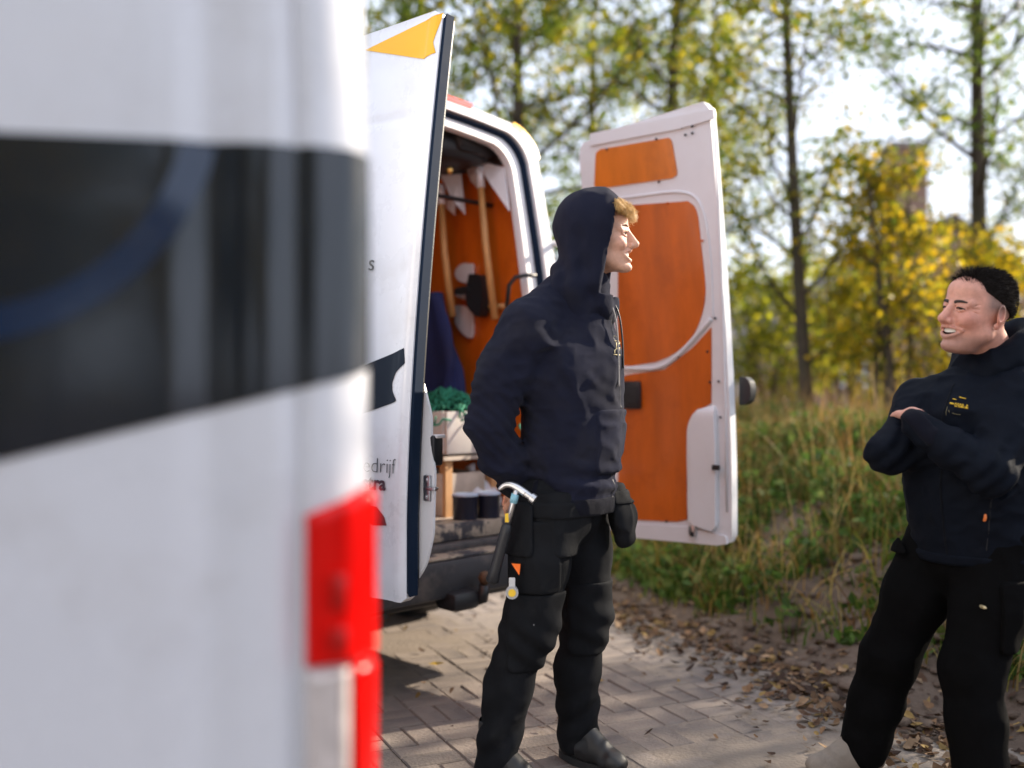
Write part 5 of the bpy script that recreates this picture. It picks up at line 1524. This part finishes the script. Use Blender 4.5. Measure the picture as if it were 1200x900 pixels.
# ------------------------------------------------------------------ trees, shrubs, bank plants, litter, houses
leaf_m = M('leaf', (.1, .1, .02), .45, var=.15, scale=3, attr='col', trans=.7, spec=.3)
grass_m = M('grass_blade', (.1, .1, .02), .6, var=.15, scale=3, attr='col', trans=.35, spec=.2)
litter_m = M('dry_leaf', (.2, .12, .06), .8, var=.3, scale=20, attr='col', trans=.1, spec=.2)
bark_m = M('bark', (.065, .050, .038), .95, var=.4, scale=9, bump=.9, bscale=35, stretch=(3, 3, .6), spec=.15, dirt=(.06, .075, .03), dirt_amt=.6)
PAL = dict(green=[(.095, .150, .016), (.13, .185, .02), (.06, .10, .014), (.20, .22, .022)],
           mix=[(.11, .165, .014), (.19, .22, .016), (.28, .27, .016), (.38, .30, .014), (.075, .11, .014)],
           gold=[(.46, .34, .012), (.38, .29, .012), (.28, .25, .014), (.17, .185, .014), (.55, .36, .012), (.09, .10, .012)],
           lime=[(.28, .31, .022), (.36, .36, .024), (.17, .22, .018), (.42, .36, .024)])
def leaves(P, size, pal, rg, up=.35, spread=.35):
    """one folded leaf-shaped quad at each point"""
    n = len(P)
    d = rg.normal(0, 1, (n, 3)); d[:, 2] -= .35; d /= np.linalg.norm(d, axis=1)[:, None]
    q = rg.normal(0, 1, (n, 3)); q[:, 2] *= .4; b = np.cross(d, q); b /= np.linalg.norm(b, axis=1)[:, None] + 1e-6
    nn = np.cross(d, b)
    L = size * rg.uniform(.65, 1.35, n)[:, None]; W = L * rg.uniform(.30, .42, n)[:, None]
    V = np.stack([P - d * L * .5, P + b * W + nn * W * .3 - d * L * .06, P + d * L * .5, P - b * W + nn * W * .3 - d * L * .06], 1).reshape(-1, 3)
    Fq = np.arange(4 * n).reshape(n, 4)
    pc = np.array(pal)[rg.integers(0, len(pal), n)] * rg.uniform(.75, 1.3, (n, 1))
    return V, Fq, np.repeat(pc, 4, 0)
def limb(p, d, L, r, rg, seg=7, droop=-.02, wob=.10):
    pts = [p.copy()]; d = d / np.linalg.norm(d)
    for i in range(seg):
        d = d + rg.normal(0, wob, 3) + np.array((0, 0, -droop)); d /= np.linalg.norm(d); pts.append(pts[-1] + d * L / seg)
    rad = [max(.003, r * (1 - .88 * i / seg)) for i in range(seg + 1)]
    return pts, rad
def tree(name, x, y, H, r, label, pal, nleaf, seed, lean_=(0, 0), crown0=.3, spread=.32, leaf=.06, group=None, limbs=26, z0=None, cat='tree', up=.55, stems=1, tuft=.20, link=True):
    rg = np.random.default_rng(seed)
    z0 = float(terrain(np.array(x), np.array(y))) - .05 if z0 is None else z0
    root = empty(name, (x, y, z0)); tag(root, label, cat, group)
    wood = MB(); tw = []
    for st in range(stems):
        tp = []; n = 14; b0 = np.array((0, 0, 0.)) + (rg.normal(0, .12, 3) * (1, 1, 0) if stems > 1 else 0); ph = rg.uniform(0, 6, 2)
        fan = rg.normal(0, .16, 2) * (stems > 1)
        for i in range(n + 1):
            t = i / n
            tp.append(b0 + np.array((H * t * (lean_[0] + fan[0]) + .05 * H * .25 * math.sin(3 * t + ph[0]) * t, H * t * (lean_[1] + fan[1]) + .05 * H * .25 * math.sin(2.5 * t + ph[1]) * t, H * t)))
        wood.tube(tp, [r * (1.25 if i == 0 else 1) * (1 - .85 * i / n) + .006 for i in range(n + 1)], 10)
        nl = limbs // stems
        for k in range(nl):
            t = crown0 + (1 - crown0) * ((k + rg.random()) / nl) ** .9; i = min(n - 1, int(t * n)); p = tp[i] + (tp[i + 1] - tp[i]) * (t * n - i)
            a = k * 2.4 + rg.normal(0, .4); el = up * (1 - .1 * t) + rg.normal(0, .15)
            d = np.array((math.cos(a) * math.cos(el), math.sin(a) * math.cos(el), math.sin(el)))
            L = H * spread * (1.05 - .75 * max(0, t - crown0) / (1 - crown0 + 1e-6)) * rg.uniform(.7, 1.2)
            pts, rad = limb(p, d, L, r * .34 * (1.1 - .7 * t), rg); wood.tube(pts, rad, 6)
            for s_ in range(2, 8):
                for _ in range(2):
                    d2 = rg.normal(0, 1, 3); d2[2] *= .6; d2 = d2 / np.linalg.norm(d2) + (pts[s_] - pts[s_ - 1]) / np.linalg.norm(pts[s_] - pts[s_ - 1]) * .8
                    p2, r2 = limb(pts[s_], d2, L * .34 * rg.uniform(.5, 1.2), rad[s_] * .5 + .002, rg, 4, .03, .18); wood.tube(p2, r2, 4, False)
                    tw += p2[1:]
    wo_ = wood.build('trunk', bark_m, root, smooth=True)
    tw = np.array(tw); P = tw[rg.integers(0, len(tw), nleaf)] + rg.normal(0, tuft * .5, (nleaf, 3)) * (1, 1, .8)
    V, Fq, C = leaves(P, leaf, pal, rg)
    put('crown', np_mesh('crown', V, Fq, False, C), leaf_m, root)
    return root
def copy_tree(src, x, y, rz, sc, label, group=None):
    r_ = src.copy(); COL.objects.link(r_); r_.location = (x, y, float(terrain(np.array(x), np.array(y))) - .05); r_.rotation_euler = (0, 0, rz); r_.scale = (sc, sc, sc)
    r_['label'] = label
    if group: r_['group'] = group
    for c in list(src.children):
        q = c.copy(); COL.objects.link(q); q.parent = r_
    return r_
def X_at(px, Y): return (px - 600) / FPX * Y
GT = 'slender autumn trees behind the van'
tree('alder_tree', X_at(612, 12), 12, 8.5, .11, 'slender green tree rising straight behind the open van roof', PAL['mix'], 12000, 1, (.0, 0), .22, .34, .075, GT, 30)
tree('alder_tree', X_at(485, 13), 13, 9.0, .12, 'leafy tree behind the yellow corner of the left van door', PAL['green'], 13500, 2, (.02, 0), .2, .34, .08, GT, 30)
tree('alder_tree', X_at(765, 12.5), 12.5, 9.0, .11, 'twin tree leaning slightly right above the lined right van door', PAL['mix'], 9500, 3, (.05, 0), .25, .30, .075, GT, 28)
tree('alder_tree', X_at(690, 18), 18, 10, .12, 'farther green tree between the van roof and the right van door', PAL['green'], 9000, 4, (0, 0), .2, .30, .085, GT, 28)
tree('alder_tree', X_at(948, 10.5), 10.5, 7.6, .075, 'dark slim trunk tree leaning left, just right of the lined van door', PAL['mix'], 9000, 5, (-.055, 0), .10, .25, .065, GT, 34)
tree('alder_tree', X_at(1150, 11.5), 11.5, 8.5, .115, 'straight dark trunked tree right above the laughing person', PAL['green'], 10000, 6, (.004, 0), .24, .29, .07, GT, 28)
tree('alder_tree', X_at(835, 17), 17, 8.5, .10, 'pale yellowing tree behind the top of the lined van door', PAL['lime'], 5500, 7, (.01, 0), .25, .24, .08, GT, 24)
tree('alder_tree', X_at(1240, 17), 17, 9.0, .11, 'tree mostly beyond the right picture edge, branches reaching in', PAL['mix'], 4000, 8, (-.01, 0), .15, .30, .07, GT, 26)
GB = 'yellow autumn shrubs on the bank'
tree('golden_shrub', X_at(1045, 9.8), 9.8, 2.55, .03, 'golden bushy shrub in front of the chimney house', PAL['gold'], 4600, 21, (0, 0), .08, .36, .062, GB, 40, cat='shrub', stems=5, tuft=.22)
tree('golden_shrub', X_at(1185, 10.2), 10.2, 2.0, .03, 'golden shrub behind the head of the laughing person', PAL['gold'], 3400, 22, (0, 0), .08, .40, .062, GB, 36, cat='shrub', stems=5, tuft=.22)
tree('golden_shrub', X_at(900, 12.2), 12.2, 1.9, .025, 'pale lime shrub below the leaning tree by the van door', PAL['lime'], 4200, 23, (0, 0), .06, .42, .065, GB, 34, cat='shrub', stems=5, tuft=.22)
tree('golden_shrub', X_at(985, 13.0), 13.0, 2.2, .025, 'yellow green shrub between the leaning tree and the golden shrub', PAL['lime'] + PAL['gold'], 4200, 24, (0, 0), .06, .42, .065, GB, 34, cat='shrub', stems=5, tuft=.22)
GS = 'trees round the yard that shade it'
yl = 'yard tree outside the picture on the right that dapples the paving'
yard = tree('yard_tree', 9.4, 5.4, 7.5, .12, yl, PAL['mix'], 3400, 31, (0, 0), .12, .36, .085, GS, 30)
for (x, y, a, k) in ((13.5, 15.5, 1.0, 1.0), (11.5, 3.0, 2.2, .9), (9.5, 8.7, 4.0, .74), (8.5, 7.5, 5.1, .60)):
    copy_tree(yard, x, y, a, k, yl, GS)
dense = [o for o in bpy.data.objects if o.get('label', '').startswith('leafy tree behind the yellow corner')][0]
for (x, y, a, k) in ((-5.5, -9, .4, .9), (-1.6, -11, 2.0, 1.05), (-9, -7.0, 3.1, .9), (2.2, -12.5, 4.2, 1.0), (-3.6, -13.5, 5.2, 1.15)):
    copy_tree(dense, x, y, a, k, 'yard tree behind the viewer mirrored in the navy side band', GS)

shr = [o for o in bpy.data.objects if o.get('label', '').startswith('golden bushy shrub')][0]
for (x, y, a, k) in ((-4.2, -5.5, .4, 1.7), (-1.9, -6.5, 2.0, 1.9), (.3, -7.0, 3.3, 1.7), (-6.2, -6.0, 4.1, 2.0), (-3.0, -8.0, 5.0, 2.2)):
    copy_tree(shr, x, y, a, k, 'yard bush behind the viewer mirrored in the navy side band', 'bushes behind the viewer')

# plants of the bank
rg = np.random.default_rng(77)
def scatter(n, lo, hi, dlo, dhi, dens):
    out = []
    while len(out) < n:
        m = n * 3; x = rg.uniform(lo[0], hi[0], m); y = rg.uniform(lo[1], hi[1], m); d = edge_d(x, y)
        keep = (d > dlo) & (d < dhi) & (rg.random(m) < dens(x, y, d)); out += list(zip(x[keep], y[keep]))
    P = np.array(out[:n]); return P[:, 0], P[:, 1]
def bare(x, y, d):
    heap = np.exp(-(((x - 1.85) / .42) ** 2 + ((y - 5.25) / .42) ** 2)); k = fbm(x * 1.1 + 4, y * 1.1, x * 0 + 3.3, 3)
    lowr = np.clip((d - .38 - .25 * np.clip((x - 1.1) / .8, 0, 1)) / .4, 0.0, 1)
    return np.clip(lowr * np.clip((k - .36) * 6, 0.03, 1) * (1 - .96 * heap), 0, 1)
def blades(x, y, Lr, wid, pal, bend=.6, seg=4):
    n = len(x); z = terrain(x, y); L = rg.uniform(*Lr, n); a = rg.uniform(0, 2 * np.pi, n); b = rg.uniform(.05, bend, n) * 1.6
    dx, dy = np.cos(a), np.sin(a); w = wid * rg.uniform(.6, 1.4, n); pa = rg.uniform(0, 2 * np.pi, n); wx, wy = np.cos(pa), np.sin(pa)
    V = np.zeros((n, (seg + 1) * 2, 3)); cx = np.zeros(n); cz = np.zeros(n)
    for i in range(seg + 1):
        t = i / seg
        if i: th = b * (t - .5 / seg) * 1.6; cx = cx + np.sin(th) * L / seg; cz = cz + np.cos(th) * L / seg
        ww = w * (1 - .92 * t)
        for s_, sg_ in ((0, -1), (1, 1)):
            V[:, 2 * i + s_, 0] = x + dx * cx + sg_ * wx * ww; V[:, 2 * i + s_, 1] = y + dy * cx + sg_ * wy * ww; V[:, 2 * i + s_, 2] = z - .01 + cz
    Fq = np.concatenate([np.stack([np.arange(n) * (seg + 1) * 2 + q for q in (2 * i, 2 * i + 1, 2 * i + 3, 2 * i + 2)], 1) for i in range(seg)])
    C = np.repeat(np.array(pal)[rg.integers(0, len(pal), n)] * rg.uniform(.7, 1.3, (n, 1)), (seg + 1) * 2, 0)
    return V.reshape(-1, 3), Fq, C
gp = [(.075, .125, .014), (.12, .17, .02), (.24, .22, .04), (.34, .26, .07), (.05, .085, .012), (.28, .16, .035)]
x, y = scatter(34000, (-.2, 3.6), (6.5, 11.5), .3, 4.2, bare)
o = put('bank_grass', np_mesh('bank_grass', *blades(x, y, (.12, .42), .0042, gp)[:2], False, None), None)
V, Fq, C = blades(x, y, (.10, .40), .0060, gp, 1.25); bpy.data.objects.remove(o)
o = put('bank_grass', np_mesh('bank_grass', V, Fq, True, C), grass_m); tag(o, 'rank green and straw coloured grass covering the bank', 'grass', kind='stuff')
straw = [(.34, .25, .10), (.28, .20, .08), (.30, .16, .05), (.20, .10, .03)]
x, y = scatter(8000, (-.2, 3.6), (6.0, 10.5), .5, 4.0, bare)
V, Fq, C = blades(x, y, (.25, .75), .0036, straw, 1.2, 6)
o = put('dry_grass', np_mesh('dry_grass', V, Fq, True, C), grass_m); tag(o, 'taller dry straw standing among the bank grass', 'grass', kind='stuff')
# broad leaved weeds low on the bank
x, y = scatter(1700, (-.1, 3.6), (6.0, 9.5), .35, 3.4, bare)
PP = []
for a, b in zip(x, y):
    h = rg.uniform(.06, .30); m = rg.integers(14, 34); q = rg.normal(0, 1, (m, 3)) * (.07, .07, 0); q[:, 2] = rg.uniform(.01, h, m)
    PP.append(q + np.array((a, b, float(terrain(np.array(a), np.array(b))))))
V, Fq, C = leaves(np.concatenate(PP), .058, [(.05, .10, .014), (.07, .13, .02), (.04, .075, .014), (.10, .13, .03)], rg)
o = put('bank_weeds', np_mesh('bank_weeds', V, Fq, False, C), grass_m); tag(o, 'low broad leaved green weeds growing on the bank', 'weeds', kind='stuff')
# the stalks that can be told apart
stalk_m = M('dry_stalk', (.36, .23, .085), .8, var=.3, scale=20)
stalks = [((935, 655), (965, 690), (985, 720), 6.3, 'bent straw stalk lying over the bare soil heap'), ((905, 590), (935, 600), (1008, 640), 6.8, 'long straw stalk arching down the middle of the bank'),
          ((1040, 545), (1020, 440), (1022, 425), 7.2, 'upright brown stem with a fork left of the folded arms'), ((870, 690), (880, 600), (905, 540), 6.6, 'orange brown stalk standing by the bottom of the van door'),
          ((925, 640), (940, 560), (955, 520), 7.0, 'slim upright straw stalk in the middle of the bank'), ((985, 600), (1000, 540), (1018, 500), 7.1, 'slim pale stalk near the elbow of the laughing person'),
          ((945, 800), (960, 770), (1000, 735), 5.2, 'thin dry twig lying on the soil near the beige shoe')]
for a, b, c, Yd, lab in stalks:
    p = [Vector(at(*a, Yd)), Vector(at(*b, Yd + .1)), Vector(at(*c, Yd + .05))]
    p = [Vector((q.x, q.y, max(q.z, float(terrain(np.array(q.x), np.array(q.y))) + .012))) for q in p]
    q0 = p[0].copy(); p[0].z = float(terrain(np.array(q0.x), np.array(q0.y)))
    root = empty('dry_stalk', p[0]); tag(root, lab, 'stalk', 'dry weed stalks on the bank')
    pts = [q - p[0] for q in smooth3(p, 3)]
    MB().tube(pts, np.linspace(.006, .0025, len(pts)).tolist(), 6).build('stem', stalk_m, root, smooth=True)
    m = pts[len(pts) * 2 // 3]
    MB().tube([m, m + Vector((.05, 0, .05)), m + Vector((.08, .01, .11))], [.003, .002, .0015], 5).build('side_shoot', stalk_m, root, smooth=True)

# fallen leaves: heaped along the edge of the paving, a few on it
def litter(n, dens, dlo, dhi, lo, hi, size, lift):
    x, y = scatter(n, lo, hi, dlo, dhi, dens); d = edge_d(x, y); z = np.maximum(terrain(x, y), np.where(d < .1, .004, -1)) + lift
    P = np.stack([x, y, z + rg.uniform(0, .012, n)], 1); a = rg.uniform(0, 6.28, n); t = rg.normal(0, .35, (n, 2))
    dv = np.stack([np.cos(a), np.sin(a), t[:, 0]], 1); bv = np.stack([-np.sin(a), np.cos(a), t[:, 1]], 1)
    L = size * rg.uniform(.45, 1.3, n); W = L * rg.uniform(.5, .8, n); c1 = rg.uniform(-.2, .9, n) / L; c2 = rg.uniform(.2, 1.6, n) / L
    out = [(-.5, 0), (-.3, .30), (0, .46), (.28, .30), (.5, 0), (.28, -.30), (0, -.46), (-.3, -.30), (0, 0)]
    V = np.zeros((n, 9, 3)); jit = rg.normal(1, .14, (n, 9))
    for q, (u_, w_) in enumerate(out):
        uu = u_ * L * jit[:, q]; ww = w_ * W * jit[:, q]; hh = c1 * uu * uu + c2 * ww * ww
        V[:, q] = P + dv * uu[:, None] + bv * ww[:, None]; V[:, q, 2] += hh
    V = V.reshape(-1, 3); k = np.arange(n) * 9
    Fq = np.concatenate([np.stack([k + q, k + (q + 1) % 8, k + 8], 1) for q in range(8)])
    pal = np.array([(.15, .085, .045), (.22, .13, .07), (.09, .05, .03), (.30, .20, .12), (.26, .17, .06), (.06, .035, .025)])
    C = np.repeat(pal[rg.integers(0, 6, n)] * rg.uniform(.6, 1.2, (n, 1)), 9, 0)
    return V, Fq, C
V, Fq, C = litter(3000, lambda x, y, d: np.exp(-((d - .12) / .22) ** 2) + .15 * (d > 0), -.3, 1.3, (-.2, 2.8), (5.0, 8.5), .050, .004)
o = put('leaf_litter', np_mesh('leaf_litter', V, Fq, False, C), litter_m); tag(o, 'brown fallen leaves heaped along the edge of the paving', 'leaves', kind='stuff')
V, Fq, C = litter(200, lambda x, y, d: .15 + .85 * np.exp(-((d + .1) / .5) ** 2) * (fbm(x * 2, y * 2, x * 0) > .45), -3.0, -.15, (-1.2, 3.0), (3.0, 7.5), .034, .003)
o = put('scattered_leaves', np_mesh('scattered_leaves', V, Fq, False, C), litter_m); tag(o, 'scraps of dry leaf scattered over the muddy paving', 'leaves', kind='stuff')
# yellow leaf on the paving
p = hit(512, 779, (0, 0, .006), (0, 0, 1))
o = MB().add([(-.04, 0, .004), (-.01, .016, .010), (.04, .004, .008), (.0, -.016, .003), (0, 0, 0)], [(0, 4, 1), (1, 4, 2), (2, 4, 3), (3, 4, 0)]).build('yellow_leaf', M('yellow_leaf', (.42, .27, .03), .6), None); o.location = p
tag(o, 'single yellow leaf lying on the pavers below the tow hitch', 'leaf')
# clods of soil
ico = bmesh.new(); bmesh.ops.create_icosphere(ico, subdivisions=2, radius=1); bv = np.array([v.co[:] for v in ico.verts]); bf = np.array([[v.index for v in f.verts] for f in ico.faces]); ico.free()
n = 1000; x, y = scatter(n, (.2, 3.0), (4.5, 7.8), .05, 2.2, lambda x, y, d: .25 + np.exp(-(((x - 1.85) / .5) ** 2 + ((y - 5.2) / .6) ** 2)))
V = []; Fq = []
for i in range(n):
    r_ = abs(rg.normal(0, .015)) + .005; k = 1 + .35 * (fbm(bv[:, 0] * 1.7 + i, bv[:, 1] * 1.7 + i * .7, bv[:, 2] * 1.7, 2) - .5) * 2
    V.append(bv * k[:, None] * r_ * (1.1, 1.2, .6) + np.array((x[i], y[i], float(terrain(np.array(x[i]), np.array(y[i]))) + r_ * .3))); Fq.append(bf + i * len(bv))
o = put('soil_clods', np_mesh('soil_clods', np.concatenate(V), np.concatenate(Fq), True), MAT['soil']); tag(o, 'crumbly clods of dug soil at the foot of the bank', 'soil', kind='stuff')

# ------------------------------------------------------------------ houses behind
def house(name, cx, cy, w, dpt, eave, ridge, wallc, roofc, label, chim=None, rz=0.0, z0=.5, wins=()):
    h = empty(name, (cx, cy, z0), rz); tag(h, label, 'house')
    wm = M('house_brick', wallc, .9, var=.25, scale=4, bump=.4, bscale=20); rm = M('roof_tiles', roofc, .8, var=.3, scale=6)
    a = w / 2; b = dpt / 2
    MB().add([(-a, -b, 0), (a, -b, 0), (a, b, 0), (-a, b, 0), (-a, -b, eave), (a, -b, eave), (a, b, eave), (-a, b, eave), (0, -b, ridge), (0, b, ridge)],
             [(0, 1, 5, 8, 4), (3, 7, 9, 6, 2), (1, 2, 6, 5), (0, 4, 7, 3)]).build('wall', wm, h)
    sl = Vector((a, 0, eave - ridge)); ex = sl.normalized() * .4
    roof = None
    mb = MB()
    for s_ in (-1, 1):
        q = [Vector((0, -b - .3, ridge + .05)), Vector((s_ * (a + ex.x), -b - .3, eave + ex.z + .05)), Vector((s_ * (a + ex.x), b + .3, eave + ex.z + .05)), Vector((0, b + .3, ridge + .05))]
        mb.add(q + [p + Vector((0, 0, .14)) for p in q], [(0, 1, 2, 3), (7, 6, 5, 4), (0, 4, 5, 1), (1, 5, 6, 2), (2, 6, 7, 3), (3, 7, 4, 0)])
    roof = mb.build('roof', rm, h)
    if chim:
        MB().box((chim[0], chim[1], (ridge + chim[2]) / 2 - .3), (chim[3], chim[3], chim[2] - ridge + 1.2)).build('chimney', wm, roof)
        MB().box((chim[0], chim[1], chim[2] + .36), (chim[3] + .16, chim[3] + .16, .14)).build('chimney_cap', M('stone_cap', (.3, .28, .26), .9), roof)
    for (wx, wz, ww, wh) in wins:
        o = MB().box((wx, -b - .03, wz), (ww, .08, wh)).build('window', M('white_frame', (.75, .75, .76), .5), h)
        for s_ in (-1, 1): MB().box((wx + s_ * ww * .235, -b - .075, wz), (ww * .40, .02, wh * .82)).build('pane', MAT['glass'], o)
    return h
house('brick_house', X_at(1075, 32), 34, 8, 9, 3.0, 5.9, (.26, .165, .12), (.15, .12, .12), 'brick house with a big chimney behind the golden shrub', (-.9, -3.2, 8.0, 1.1), wins=((-2.4, 4.2, 1.0, 1.3), (1.6, 4.2, 1.0, 1.3), (-2.6, 1.6, 1.4, 1.3)))
house('low_barn', X_at(880, 46), 48, 9, 7, 2.8, 5.6, (.45, .43, .42), (.20, .22, .28), 'pale house with a blue grey roof behind the leaning tree', (2.0, 0, 5.9, .6), wins=((-2, 1.7, 1.2, 1.2), (2, 1.7, 1.2, 1.2)))
